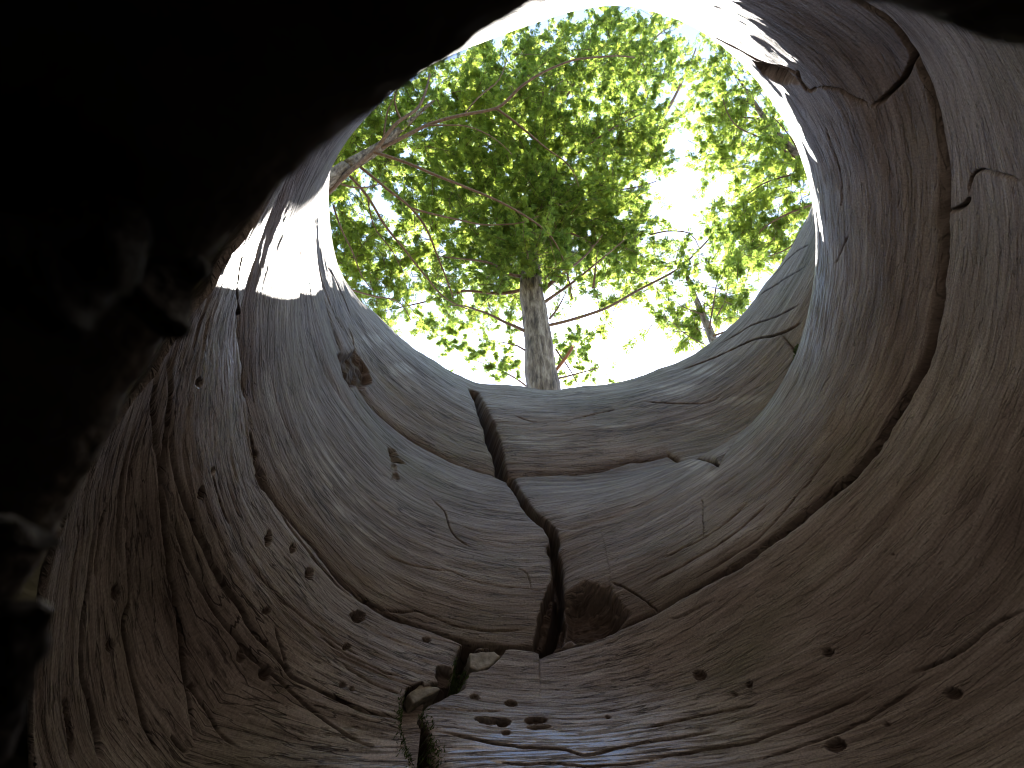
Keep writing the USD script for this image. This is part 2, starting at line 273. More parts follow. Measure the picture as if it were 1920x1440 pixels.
BRANCH_B = [
    [(-1.418, 1.823, 6.1, 0.0281), (-1.255, 1.696, 6.3, 0.0253), (-1.11, 1.608, 6.5, 0.0225), (-0.929, 1.423, 6.7, 0.0195), (-0.772, 1.337, 6.9, 0.0164), (-0.718, 1.224, 7.1, 0.0132), (-0.704, 1.141, 7.3, 0.0099)],
    [(-1.059, 1.599, 6.6, 0.0228), (-0.873, 1.531, 6.711, 0.0212), (-0.705, 1.47, 6.822, 0.0197), (-0.401, 1.407, 6.933, 0.018), (-0.135, 1.378, 7.044, 0.0164), (0.09, 1.212, 7.156, 0.0147), (0.318, 1.101, 7.267, 0.013), (0.596, 1.032, 7.378, 0.0113), (0.882, 1.026, 7.489, 0.0095), (1.085, 1.054, 7.6, 0.0077)],
    [(-1.11, 1.608, 6.5, 0.018), (-0.856, 1.687, 6.475, 0.0165), (-0.602, 1.788, 6.45, 0.0151), (-0.388, 1.867, 6.425, 0.0136), (-0.13, 1.97, 6.4, 0.0122), (0.087, 2.082, 6.375, 0.0108), (0.308, 2.245, 6.35, 0.0095), (0.447, 2.516, 6.325, 0.0082), (0.509, 2.797, 6.3, 0.0069)],
    [(-1.209, 1.701, 6.4, 0.0156), (-1.025, 1.85, 6.367, 0.0141), (-0.819, 2.015, 6.333, 0.0126), (-0.695, 2.182, 6.3, 0.0111), (-0.616, 2.399, 6.267, 0.0097), (-0.534, 2.622, 6.233, 0.0083), (-0.492, 2.753, 6.2, 0.0068)],
    [(-1.281, 1.746, 6.3, 0.0155), (-1.14, 1.902, 6.25, 0.0139), (-1.023, 2.104, 6.2, 0.0125), (-0.86, 2.309, 6.15, 0.011), (-0.695, 2.519, 6.1, 0.0095), (-0.567, 2.662, 6.05, 0.0081), (-0.349, 2.759, 6.0, 0.0066)],
    [(-0.136, 1.388, 7.1, 0.0144), (0.092, 1.547, 7.075, 0.012), (0.277, 1.699, 7.05, 0.0096), (0.513, 1.877, 7.025, 0.0073), (0.587, 2.034, 7.0, 0.0049)],
    [(-0.814, 2.004, 6.3, 0.0111), (-0.477, 2.101, 6.325, 0.0094), (-0.175, 2.163, 6.35, 0.0078), (0.0, 2.163, 6.375, 0.0061), (0.219, 2.103, 6.4, 0.0045)],
    [(-0.924, 1.444, 6.9, 0.0142), (-0.978, 1.27, 7.0, 0.0095), (-0.893, 1.16, 7.1, 0.0048)],
    [(-1.064, 1.582, 6.8, 0.0117), (-1.041, 1.401, 6.9, 0.0083), (-0.954, 1.249, 7.0, 0.0048)],
    [(-1.329, 1.781, 6.2, 0.0109), (-1.175, 1.825, 6.25, 0.0077), (-0.99, 1.788, 6.3, 0.0044)],
    [(-1.365, 1.888, 6.0, 0.0107), (-1.313, 2.061, 5.95, 0.0091), (-1.238, 2.215, 5.9, 0.0075), (-1.166, 2.416, 5.85, 0.0059), (-1.083, 2.507, 5.8, 0.0043)],
    [(-1.149, 1.917, 6.3, 0.0089), (-1.114, 2.115, 6.233, 0.007), (-0.97, 2.316, 6.167, 0.0052), (-0.868, 2.519, 6.1, 0.0033)],
    [(-0.404, 1.421, 7.0, 0.0095), (-0.272, 1.295, 7.133, 0.008), (-0.114, 1.188, 7.267, 0.0065), (-0.046, 1.035, 7.4, 0.005)],
    [(-0.703, 1.465, 6.8, 0.0093), (-0.442, 1.472, 6.833, 0.0077), (-0.223, 1.545, 6.867, 0.0062), (0.0, 1.73, 6.9, 0.0047)],
    [(-1.244, 2.399, 5.6, 0.0103), (-1.056, 2.479, 5.633, 0.0083), (-0.901, 2.525, 5.667, 0.0062), (-0.793, 2.712, 5.7, 0.0042)],
]
TRUNK_C = [
    [(1.436, 2.585, 5.0, 0.0328), (1.465, 2.623, 5.375, 0.0291), (1.469, 2.621, 5.75, 0.0248), (1.468, 2.6, 6.125, 0.0198), (1.493, 2.586, 6.5, 0.0142)],
]
BRANCH_C = [
    [(1.444, 2.587, 5.3, 0.0101), (1.516, 2.5, 5.533, 0.0083), (1.586, 2.426, 5.767, 0.0064), (1.732, 2.342, 6.0, 0.0044)],
    [(1.424, 2.552, 5.1, 0.0098), (1.574, 2.513, 5.15, 0.0069), (1.676, 2.474, 5.2, 0.004)],
    [(1.411, 2.526, 5.4, 0.0081), (1.32, 2.529, 5.5, 0.0057), (1.213, 2.486, 5.6, 0.0031)],
    [(1.475, 2.522, 5.3, 0.008), (1.588, 2.442, 5.5, 0.0057), (1.649, 2.398, 5.7, 0.0032)],
    [(1.341, 2.564, 5.0, 0.0058), (1.247, 2.552, 5.1, 0.0044), (1.153, 2.495, 5.2, 0.0029)],
]
LEADER_A = [
    [(0.23, 2.579, 7.6, 0.0346), (0.546, 2.601, 8.0, 0.0329), (0.976, 2.587, 8.5, 0.0311), (1.411, 2.55, 9.2, 0.0296), (1.659, 2.432, 9.7, 0.0269), (1.754, 2.304, 10.1, 0.0235), (1.806, 2.131, 11.0, 0.0207), (1.852, 1.819, 12.0, 0.0173), (1.908, 1.446, 13.0, 0.0132)],
]
BRANCH_TOP = [
    [(1.831, 2.385, 10.6, 0.0292), (2.091, 2.097, 11.0, 0.0239), (2.351, 1.728, 11.4, 0.0182), (2.513, 1.514, 11.8, 0.0121)],
    [(1.787, 2.063, 11.0, 0.0188), (1.99, 1.847, 11.3, 0.0135), (2.089, 1.623, 11.6, 0.0079)],
    [(1.792, 1.863, 11.4, 0.0194), (1.526, 1.637, 11.7, 0.0138), (1.399, 1.403, 12.0, 0.0081)],
    [(1.796, 1.651, 11.8, 0.02), (1.996, 1.409, 12.05, 0.0143), (2.25, 1.299, 12.3, 0.0083)],
    [(1.849, 2.473, 10.4, 0.018), (1.662, 2.339, 10.7, 0.0129), (1.417, 2.301, 11.0, 0.0075)],
]
TRUNK_D = [
    [(3.191, 2.886, 6.5, 0.0517), (3.106, 2.562, 7.1, 0.0471), (3.043, 2.343, 7.7, 0.0423), (2.958, 2.135, 8.3, 0.0367), (2.756, 1.89, 8.9, 0.0303), (2.645, 1.667, 9.5, 0.0232)],
]
BRANCH_D = [
    [(3.057, 2.241, 7.8, 0.0173), (2.83, 2.17, 7.867, 0.0134), (2.548, 2.257, 7.933, 0.0095), (2.352, 2.44, 8.0, 0.0058)],
    [(2.923, 2.11, 8.2, 0.0178), (2.572, 1.943, 8.4, 0.0139), (2.334, 1.853, 8.6, 0.0101), (2.207, 1.597, 8.8, 0.0061)],
    [(2.988, 2.365, 7.6, 0.0169), (2.674, 2.449, 7.533, 0.0129), (2.42, 2.587, 7.467, 0.0091), (2.277, 2.779, 7.4, 0.0055)],
    [(2.787, 1.911, 9.0, 0.0191), (2.584, 1.882, 9.133, 0.015), (2.328, 1.939, 9.267, 0.0108), (2.129, 2.055, 9.4, 0.0065)],
    [(3.018, 2.443, 7.2, 0.0136), (2.728, 2.534, 7.167, 0.0107), (2.544, 2.679, 7.133, 0.008), (2.391, 2.719, 7.1, 0.0053)],
    [(2.645, 1.667, 9.5, 0.0166), (2.485, 1.47, 9.7, 0.0118), (2.329, 1.327, 9.9, 0.0068)],
    [(2.914, 2.111, 8.0, 0.0146), (2.84, 1.95, 8.2, 0.0103), (2.647, 1.731, 8.4, 0.006)],
]
LEAF_A = [
    (0.204, 2.470, 6.450, 0.252, 0.220, 173),
    (0.199, 2.408, 7.250, 0.355, 0.254, 177),
    (-0.148, 2.647, 7.050, 0.300, 0.200, 97),
    (0.000, 2.093, 8.350, 0.857, 0.628, 459),
    (0.555, 2.258, 8.350, 0.863, 0.633, 501),
    (0.828, 1.640, 9.350, 0.948, 0.759, 638),
    (1.228, 1.277, 9.950, 0.738, 0.469, 312),
    (-0.058, 1.417, 9.350, 0.941, 0.439, 319),
    (0.623, 2.562, 7.550, 0.637, 0.425, 510),
    (1.185, 2.200, 8.550, 0.502, 0.473, 344),
    (-0.304, 2.546, 7.350, 0.568, 0.310, 300),
    (-0.427, 2.797, 6.650, 0.432, 0.182, 138),
    (0.947, 2.632, 7.150, 0.357, 0.306, 212),
    (1.089, 2.746, 6.650, 0.290, 0.126, 55),
    (0.257, 2.733, 7.350, 0.312, 0.286, 183),
    (0.779, 2.819, 6.350, 0.232, 0.139, 26),
    (-0.096, 2.788, 6.750, 0.291, 0.194, 85),
    (0.627, 2.839, 6.750, 0.195, 0.146, 30),
    (0.115, 1.789, 8.950, 0.848, 0.545, 255),
]
LEAF_B = [
    (-0.425, 1.885, 8.150, 0.889, 0.611, 445),
    (-0.903, 1.694, 7.750, 0.689, 0.397, 370),
    (-1.241, 1.653, 7.350, 0.405, 0.304, 206),
    (-1.490, 2.338, 6.750, 0.184, 0.412, 196),
    (-1.269, 2.646, 6.650, 0.265, 0.265, 137),
    (-0.972, 2.610, 6.950, 0.298, 0.348, 95),
    (-0.654, 2.267, 7.450, 0.570, 0.285, 275),
    (-1.468, 1.788, 6.950, 0.170, 0.194, 42),
    (-0.508, 1.364, 8.050, 0.597, 0.271, 167),
    (-1.146, 2.006, 7.150, 0.299, 0.150, 45),
    (-0.781, 2.493, 7.050, 0.249, 0.200, 45),
    (-1.257, 2.864, 6.450, 0.214, 0.119, 51),
    (-0.997, 2.960, 6.550, 0.193, 0.144, 36),
    (0.000, 2.194, 7.550, 0.626, 0.365, 297),
    (0.412, 1.251, 8.250, 0.610, 0.277, 111),
]
LEAF_D = [
    (2.692, 1.875, 9.100, 0.546, 0.674, 429),
    (2.766, 2.300, 8.300, 0.390, 0.570, 312),
    (2.307, 2.680, 7.900, 0.316, 0.316, 153),
    (2.533, 2.743, 7.600, 0.309, 0.281, 153),
    (2.203, 1.643, 9.700, 0.335, 0.435, 98),
    (2.312, 2.105, 9.100, 0.319, 0.383, 121),
    (2.131, 2.090, 9.700, 0.202, 0.269, 24),
    (2.446, 1.413, 10.100, 0.348, 0.278, 60),
    (2.838, 2.504, 7.700, 0.228, 0.342, 97),
]
LEAF_TOP = [
    (1.908, 1.945, 11.900, 0.608, 0.689, 258),
    (2.267, 1.473, 12.300, 0.501, 0.376, 82),
    (1.772, 2.568, 11.100, 0.383, 0.306, 91),
    (1.682, 1.391, 12.500, 0.505, 0.337, 72),
    (1.399, 2.105, 11.600, 0.473, 0.473, 91),
]
LEAF_F = [
    (-1.937, 7.918, 16.500, 0.733, 0.464, 93),
    (-0.124, 7.884, 17.000, 0.435, 0.622, 43),
    (-0.711, 8.154, 15.900, 0.890, 0.451, 89),
    (-1.159, 8.432, 15.300, 0.407, 0.174, 6),
    (-0.174, 8.366, 15.300, 0.694, 0.417, 74),
    (1.505, 8.241, 16.200, 0.581, 0.484, 114),
    (1.452, 8.498, 15.300, 0.699, 0.280, 58),
    (2.411, 8.453, 15.100, 0.464, 0.116, 2),
    (-1.088, 7.851, 16.500, 0.729, 0.486, 67),
    (-0.247, 7.368, 17.200, 0.621, 0.745, 75),
]
LEAF_C = [
    (1.409, 2.621, 5.700, 0.192, 0.192, 61),
    (1.630, 2.552, 5.800, 0.195, 0.195, 51),
    (1.412, 2.561, 6.200, 0.205, 0.127, 28),
    (1.848, 2.506, 6.300, 0.177, 0.177, 40),
    (1.130, 2.565, 5.300, 0.139, 0.064, 4),
    (1.683, 2.479, 5.300, 0.101, 0.101, 9),
    (1.662, 2.450, 6.400, 0.164, 0.117, 15),
]
HANG = ([(-0.077, 0.042, 0.116), (-0.065, 0.044, 0.123), (-0.071, 0.048, 0.112), (-0.062, 0.048, 0.112), (-0.064, 0.05, 0.103), (-0.061, 0.05, 0.102), (-0.082, 0.04, 0.143)], [0.007, 0.005, 0.005, 0.0035, 0.0025, 0.0025, 0.015])
LEDGE1 = ([(-0.069, 0.057, 0.134), (-0.062, 0.061, 0.129), (-0.058, 0.061, 0.126), (-0.057, 0.056, 0.14), (-0.065, 0.055, 0.148)], [0.004, 0.002, 0.0015, 0.0012, 0.004])
LEDGE2 = ([(-0.079, 0.084, 0.098), (-0.078, 0.088, 0.102), (-0.077, 0.092, 0.105), (-0.093, 0.092, 0.106), (-0.114, 0.098, 0.115)], [0.003, 0.003, 0.002, 0.004, 0.008])
LEDGE3 = ([(-0.097, 0.1, 0.092), (-0.082, 0.1, 0.094), (-0.079, 0.1, 0.097), (-0.086, 0.11, 0.092), (-0.107, 0.128, 0.092)], [0.008, 0.0025, 0.002, 0.005, 0.013])
ROOF_EDGE = [(0.1985, 0.084), (0.1309, 0.0347), (0.0892, 0.0201), (0.0622, 0.0117), (0.0347, 0.0085), (0.017, 0.0093), (0.0036, 0.0117), (-0.0055, 0.0163), (-0.015, 0.0219), (-0.0249, 0.0286), (-0.0353, 0.0357), (-0.0466, 0.0456), (-0.06, 0.0574), (-0.0687, 0.0714), (-0.083, 0.0893), (-0.1046, 0.1201), (-0.1238, 0.1456), (-0.1596, 0.1856), (-0.2147, 0.2342)]

# ---------------------------------------------------------------- materials
def rock_material(path, tint=(1, 1, 1), dark=1.0):
    c = lambda r, g, b: (r * tint[0] * dark, g * tint[1] * dark, b * tint[2] * dark)
    return usdkit.material(stage, path, {
        'uv': ('uvmap', {'attribute': 'st'}),
        'mask': ('attribute', {'attribute': 'mask'}),
        'sep': ('separate_color', {}),
        # bedding: long along the wall, thin in height; gently warped
        'warp': ('noise_texture', {'scale': 3.0, 'detail': 2.0}),
        'wsub': ('vector_math', {'math_type': 'multiply_add', 'vector2': (0.0, .018, .0), 'vector3': (0, 0, 0)}),
        'wadd': ('vector_math', {'math_type': 'add'}),
        'm1': ('mapping', {'mapping_type': 'point', 'scale': (3.0, 52.0, 1.0)}),
        'streak': ('noise_texture', {'scale': 1.0, 'detail': 6.0, 'roughness': .62}),
        'm2': ('mapping', {'mapping_type': 'point', 'scale': (4.0, 11.0, 1.0)}),
        'blotch': ('noise_texture', {'scale': 1.0, 'detail': 5.0, 'roughness': .6, 'distortion': .5}),
        'm3': ('mapping', {'mapping_type': 'point', 'scale': (10.0, 180.0, 1.0)}),
        'hair': ('noise_texture', {'scale': 1.0, 'detail': 4.0, 'roughness': .65}),
        'grain': ('noise_texture', {'scale': 240.0, 'detail': 5.0, 'roughness': .75}),
        'm4': ('mapping', {'mapping_type': 'point', 'scale': (30.0, 150.0, 1.0)}),
        'nick': ('noise_texture', {'scale': 1.0, 'detail': 2.0, 'roughness': .5}),
        'base': ('rgb_ramp', {'ramp': [(.2, c(.07, .052, .043)), (.38, c(.145, .115, .098)), (.5, c(.235, .198, .175)), (.6, c(.32, .285, .258)), (.75, c(.44, .405, .365))]}),
        'bmix': ('mix_float', {'fac': .40}),
        'green': ('mix_color', {'blend_type': 'mix', 'b': c(.17, .165, .115)}),
        'gfac': ('map_range', {'from_min': .52, 'from_max': .75, 'to_min': 0.0, 'to_max': .7, 'clamp': True}),
        'm5': ('mapping', {'mapping_type': 'point', 'scale': (3.0, 5.0, 1.0), 'location': (7.3, 2.1, 0)}),
        'gnoise': ('noise_texture', {'scale': 1.0, 'detail': 4.0}),
        'red': ('mix_color', {'blend_type': 'mix', 'b': c(.19, .135, .105)}),
        'rfac': ('map_range', {'from_min': .55, 'from_max': .78, 'to_min': 0.0, 'to_max': .3, 'clamp': True}),
        'm6': ('mapping', {'mapping_type': 'point', 'scale': (4.0, 16.0, 1.0), 'location': (1.3, 9.1, 0)}),
        'rnoise': ('noise_texture', {'scale': 1.0, 'detail': 5.0}),
        'm7': ('mapping', {'mapping_type': 'point', 'scale': (3.5, 9.0, 1.0), 'location': (4.4, 7.7, 0)}), 'znoise': ('noise_texture', {'scale': 1.0, 'detail': 3.0}), 'zone': ('map_range', {'from_min': .38, 'from_max': .6, 'to_min': .18, 'to_max': 1.15, 'clamp': True}), 'wear': ('attribute', {'attribute': 'wear'}), 'zw': ('math', {'math_type': 'multiply'}), 'hz': ('math', {'math_type': 'multiply'}), 'nz': ('math', {'math_type': 'multiply'}),
        'm8': ('mapping', {'mapping_type': 'point', 'scale': (5.5, 62.0, 1.0), 'location': (2.2, 5.5, 0)}),
        'lnoise': ('noise_texture', {'scale': 1.0, 'detail': 3.0, 'roughness': .5}), 'l0': ('math', {'math_type': 'subtract', 'value2': .5}), 'l1': ('math', {'math_type': 'absolute'}),
        'line': ('map_range', {'from_min': .004, 'from_max': .016, 'to_min': .85, 'to_max': 0.0, 'clamp': True}), 'lz': ('math', {'math_type': 'multiply'}), 'linec': ('mix_color', {'blend_type': 'mix', 'b': c(.045, .032, .027)}),
        'bs': ('math', {'math_type': 'multiply_add', 'value2': -.82, 'value3': 1.0}), 'h4': ('math', {'math_type': 'multiply_add', 'value2': -.45}),
        'hfac': ('map_range', {'from_min': .36, 'from_max': .50, 'to_min': .62, 'to_max': 0.0, 'clamp': True}),
        'dark': ('mix_color', {'blend_type': 'mix', 'b': c(.05, .036, .03)}),
        'nfac': ('map_range', {'from_min': .60, 'from_max': .68, 'to_min': 0.0, 'to_max': .7, 'clamp': True}),
        'nickc': ('mix_color', {'blend_type': 'mix', 'b': c(.06, .045, .038)}),
        'spk': ('map_range', {'from_min': .3, 'from_max': .7, 'to_min': .62, 'to_max': 1.38, 'clamp': True}), 'spc': ('combine_color', {}), 'spm': ('mix_color', {'blend_type': 'multiply', 'fac': 1.0}),
        'rust_shade': ('mix_color', {'blend_type': 'mix', 'b': (.048, .028, .019)}),  # crack dirt, darkened further to stand for shade in deep gaps
        'palef': ('math', {'math_type': 'multiply'}),
        'pthr': ('map_range', {'from_min': .47, 'from_max': .56, 'to_min': 0.0, 'to_max': .75, 'clamp': True}),
        'pale': ('mix_color', {'blend_type': 'mix', 'b': (.47, .43, .36)}),
        'rough': ('map_range', {'from_min': .35, 'from_max': .68, 'to_min': .62, 'to_max': .9, 'clamp': True}),
        'wet': ('mix_float', {'b': .12}),
        'wspec': ('math', {'math_type': 'multiply_add', 'value2': 1.1, 'value3': .4}),
        'wetn': ('map_range', {'from_min': .45, 'from_max': .54, 'to_min': 0.0, 'to_max': 1.0, 'clamp': True}),
        'wetf': ('math', {'math_type': 'multiply'}),
        'h1': ('math', {'math_type': 'multiply_add', 'value2': .55}),
        'h2': ('math', {'math_type': 'multiply_add', 'value2': .30}),
        'h3': ('math', {'math_type': 'multiply_add', 'value2': -.35}),
        'bump': ('bump', {'strength': 1.0, 'distance': .0062}),
        'p': ('principled_bsdf', {'specular_ior_level': .45}),
    }, [
        ('mask.color', 'sep.color'),
        ('uv.UV', 'warp.vector'), ('warp.color', 'wsub.vector1'), ('uv.UV', 'wadd.vector1'), ('wsub.vector', 'wadd.vector2'),
        ('wadd.vector', 'm1.vector'), ('m1.vector', 'streak.vector'), ('wadd.vector', 'm2.vector'), ('m2.vector', 'blotch.vector'),
        ('wadd.vector', 'm3.vector'), ('m3.vector', 'hair.vector'), ('uv.UV', 'grain.vector'), ('wadd.vector', 'm4.vector'), ('m4.vector', 'nick.vector'),
        ('uv.UV', 'm5.vector'), ('m5.vector', 'gnoise.vector'), ('wadd.vector', 'm6.vector'), ('m6.vector', 'rnoise.vector'),
        ('streak.fac', 'bmix.a'), ('blotch.fac', 'bmix.b'), ('bmix.result', 'base.fac'),
        ('base.color', 'green.a'), ('gnoise.fac', 'gfac.value'), ('gfac.result', 'green.fac'),
        ('green.result', 'red.a'), ('rnoise.fac', 'rfac.value'), ('rfac.result', 'red.fac'),
        ('red.result', 'dark.a'), ('hair.fac', 'hfac.value'), ('uv.UV', 'm7.vector'), ('m7.vector', 'znoise.vector'), ('znoise.fac', 'zone.value'), ('hfac.result', 'hz.value1'), ('zone.result', 'zw.value1'), ('wear.fac', 'zw.value2'), ('zw.value', 'hz.value2'), ('hz.value', 'dark.fac'),
        ('dark.result', 'nickc.a'), ('nick.fac', 'nfac.value'), ('nfac.result', 'nz.value1'), ('zw.value', 'nz.value2'), ('nz.value', 'nickc.fac'),
        ('bmix.result', 'pthr.value'), ('pthr.result', 'palef.value1'), ('sep.g', 'palef.value2'),
        ('wadd.vector', 'm8.vector'), ('m8.vector', 'lnoise.vector'), ('lnoise.fac', 'l0.value1'), ('l0.value', 'l1.value1'), ('l1.value', 'line.value'), ('line.result', 'lz.value1'), ('zw.value', 'lz.value2'), ('nickc.result', 'linec.a'), ('lz.value', 'linec.fac'), ('linec.result', 'pale.a'), ('palef.value', 'pale.fac'),
        ('grain.fac', 'spk.value'), ('spk.result', 'spc.r'), ('spk.result', 'spc.g'), ('spk.result', 'spc.b'), ('pale.result', 'spm.a'), ('spc.color', 'spm.b'), ('spm.result', 'rust_shade.a'), ('sep.r', 'rust_shade.fac'), ('rust_shade.result', 'p.base_color'),
        ('hair.fac', 'rough.value'), ('rough.result', 'wet.a'), ('hair.fac', 'wetn.value'), ('wetn.result', 'wetf.value1'), ('sep.b', 'wetf.value2'), ('wetf.value', 'wet.fac'),
        ('wet.result', 'p.roughness'), ('wetf.value', 'wspec.value1'), ('wspec.value', 'p.specular_ior_level'),
        ('hair.fac', 'h1.value1'), ('streak.fac', 'h1.value3'), ('grain.fac', 'h2.value1'), ('h1.value', 'h2.value3'),
        ('nfac.result', 'h3.value1'), ('h2.value', 'h3.value3'), ('line.result', 'h4.value1'), ('h3.value', 'h4.value3'), ('wetf.value', 'bs.value1'), ('bs.value', 'bump.strength'), ('h4.value', 'bump.height'), ('bump.normal', 'p.normal'),
    ], surface='p.BSDF')
ROCK = rock_material('/World/Looks/weathered_rock', (.955, .955, .955), 1.14)
ROCK_MID = rock_material('/World/Looks/middle_rock', (.99, .96, .93), .90)  # same rock, colour stepped by layer to even out light falling down the shaft
ROCK_TOP = rock_material('/World/Looks/shaded_lichened_upper_rock', (1.05, .97, .86), .82)  # lichen tint, plus darkening in the colour against strong light near the rim

def plain(path, ramp, scale, rough=.8, bump=.6, dist=.01, stretch=(1, 1, 1), detail=6.0):
    return usdkit.material(stage, path, {
        'g': ('geometry', {}), 'm': ('mapping', {'mapping_type': 'point', 'scale': stretch}),
        'n': ('noise_texture', {'scale': scale, 'detail': detail, 'roughness': .65}),
        'r': ('rgb_ramp', {'ramp': ramp}), 'b': ('bump', {'strength': bump, 'distance': dist}),
        'p': ('principled_bsdf', {'roughness': rough})},
        [('g.position', 'm.vector'), ('m.vector', 'n.vector'), ('n.fac', 'r.fac'), ('r.color', 'p.base_color'), ('n.fac', 'b.height'), ('b.normal', 'p.normal')], surface='p.BSDF')
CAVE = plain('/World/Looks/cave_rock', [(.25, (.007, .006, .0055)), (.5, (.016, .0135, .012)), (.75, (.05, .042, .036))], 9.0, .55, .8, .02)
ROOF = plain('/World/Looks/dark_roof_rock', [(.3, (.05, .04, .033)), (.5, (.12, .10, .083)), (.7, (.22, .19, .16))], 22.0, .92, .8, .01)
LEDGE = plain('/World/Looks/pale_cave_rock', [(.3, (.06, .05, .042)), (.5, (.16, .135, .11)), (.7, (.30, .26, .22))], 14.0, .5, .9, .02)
LEDGE_DIM = plain('/World/Looks/dimmed_cave_rock', [(.35, (.008, .007, .006)), (.5, (.03, .025, .02)), (.65, (.10, .085, .07))], 60.0, .8, .9, .02)  # darker copy of the pale cave rock, dimness put into its colour
WEDGE = plain('/World/Looks/wedged_stone', [(.3, (.13, .115, .085)), (.5, (.24, .215, .17)), (.7, (.36, .33, .27))], 60.0, .75, .6, .004)
SOIL = plain('/World/Looks/forest_soil', [(.3, (.05, .04, .025)), (.5, (.09, .075, .045)), (.7, (.12, .12, .06))], 4.0, .95, .8, .03)
BARK = plain('/World/Looks/cedar_bark', [(.36, (.04, .024, .018)), (.5, (.15, .105, .08)), (.64, (.30, .235, .19))], 36.0, .9, 1.0, .02, (1, 1, .12))
TWIG = plain('/World/Looks/reddish_twig', [(.3, (.06, .032, .02)), (.5, (.13, .07, .046)), (.7, (.21, .13, .09))], 40.0, .8, .6, .003, (1, 1, .4))
STUB = plain('/World/Looks/broken_wood', [(.3, (.2, .08, .04)), (.6, (.36, .17, .10))], 40.0, .8, .6, .003, (1, 1, .3))
MOSS = plain('/World/Looks/moss', [(.3, (.02, .04, .008)), (.6, (.06, .10, .02))], 120.0, .9, .5, .002)
def leaf_material(path, a, b, c):
    return usdkit.material(stage, path, {
        'g': ('geometry', {}), 'n': ('noise_texture', {'scale': 1.6, 'detail': 3.0}),
        'oi': ('object_info', {}), 'mx': ('mix_float', {'fac': .5}),
        'r': ('rgb_ramp', {'ramp': [(.22, a), (.5, b), (.8, c)]}),
        'd': ('principled_bsdf', {'roughness': .55, 'specular_ior_level': .35}),
        'br': ('brightness_contrast', {'bright': .0, 'contrast': 0.0}),
        'gm': ('vector_math', {'math_type': 'multiply', 'vector2': (4.7, 4.2, 3.0)}),
        't': ('translucent_bsdf', {}), 'x': ('mix_closure', {'fac': .62})},
        [('g.position', 'n.vector'), ('n.fac', 'mx.a'), ('oi.random', 'mx.b'), ('mx.result', 'r.fac'), ('r.color', 'd.base_color'),
         ('r.color', 'gm.vector1'), ('gm.vector', 't.color'), ('d.BSDF', 'x.closure1'), ('t.BSDF', 'x.closure2')], surface='x.closure')
LEAF = leaf_material('/World/Looks/cedar_foliage', (.042, .07, .018), (.085, .125, .032), (.16, .195, .05))
LEAF_Y = leaf_material('/World/Looks/yellower_cedar_foliage', (.05, .08, .02), (.10, .14, .036), (.165, .205, .055))  # slightly lighter, yellower green leaves

# ---------------------------------------------------------------- the pothole wall: one fine sheet, cut along its joints into slabs
K = .65                                              # metres of wall per radian, for distances along the wall
th = np.concatenate([np.arange(-110, -72, .8), np.arange(-72, 60, .22), np.arange(60, 226, .17), np.arange(226, 250.01, .8)])
th[-1] = 250.0
zz = np.concatenate([np.arange(.2, .66, .02), np.arange(.66, .8, .004), np.arange(.8, 1.35, .0020), np.arange(1.35, 2.283, .0028)])
T, Z = np.meshgrid(th, zz)
S = np.radians(T) * K
R0 = base(T, Z)
SZ = np.stack([S.ravel(), Z.ravel()], 1)
n_t, n_z = len(th), len(zz)
def dip(a, z):           # low on the left the bedding dips away: height measured along the beds
    w = np.clip((1.05 - z) / .24, 0, 1); w = w * w * (3 - 2 * w)
    d = np.interp(a, [88, 112, 128, 140, 150, 171, 186, 215], [0, .035, .068, .085, .05, -.075, -.10, -.10])
    return z + d * w
off = np.zeros(S.size)
rust_shade = np.zeros(S.size)
pale = np.zeros(S.size)

BED = np.stack([S.ravel(), dip(T, Z).ravel()], 1)
def pn(scale_s, scale_z, octaves, seed, pts=None):
    q = BED if pts is None else pts
    return meshkit.fbm(np.stack([q[:, 0] * scale_s, q[:, 1] * scale_z, np.full(len(q), 3.7)], -1), octaves, seed) - .5
wob = pn(45, 70, 3, 11)                               # ragged crack edges
def dense(pts, step=.0015):
    p = np.array([(math.radians(a) * K, z) for a, z in pts])
    seg = np.linalg.norm(np.diff(p, axis=0), axis=1); t = np.concatenate([[0], np.cumsum(seg)])
    n = max(2, int(t[-1] / step)); s = np.linspace(0, t[-1], n)
    f = PchipInterpolator(t, p, axis=0) if len(p) > 2 else (lambda x: p[0] + (p[1] - p[0]) * (x / t[-1])[:, None])
    q = f(s)
    j = meshkit.fbm(np.stack([s * 28, np.full(n, pts[0][0]), np.zeros(n)], -1), 3, 5) - .5
    j2 = meshkit.fbm(np.stack([s * 28, np.full(n, pts[0][0]), np.ones(n)], -1), 3, 6) - .5
    return q + np.stack([j, j2], 1) * .006 * np.minimum(1, 4 * np.minimum(s, t[-1] - s + .02) / max(t[-1], .02))[:, None], s / t[-1]
def near(q, reach):
    lo, hi = q.min(0) - reach, q.max(0) + reach
    idx = np.nonzero((SZ[:, 0] > lo[0]) & (SZ[:, 0] < hi[0]) & (SZ[:, 1] > lo[1]) & (SZ[:, 1] < hi[1]))[0]
    d, k = cKDTree(q).query(SZ[idx], distance_upper_bound=reach)
    ok = np.isfinite(d)
    return idx[ok], d[ok], k[ok]

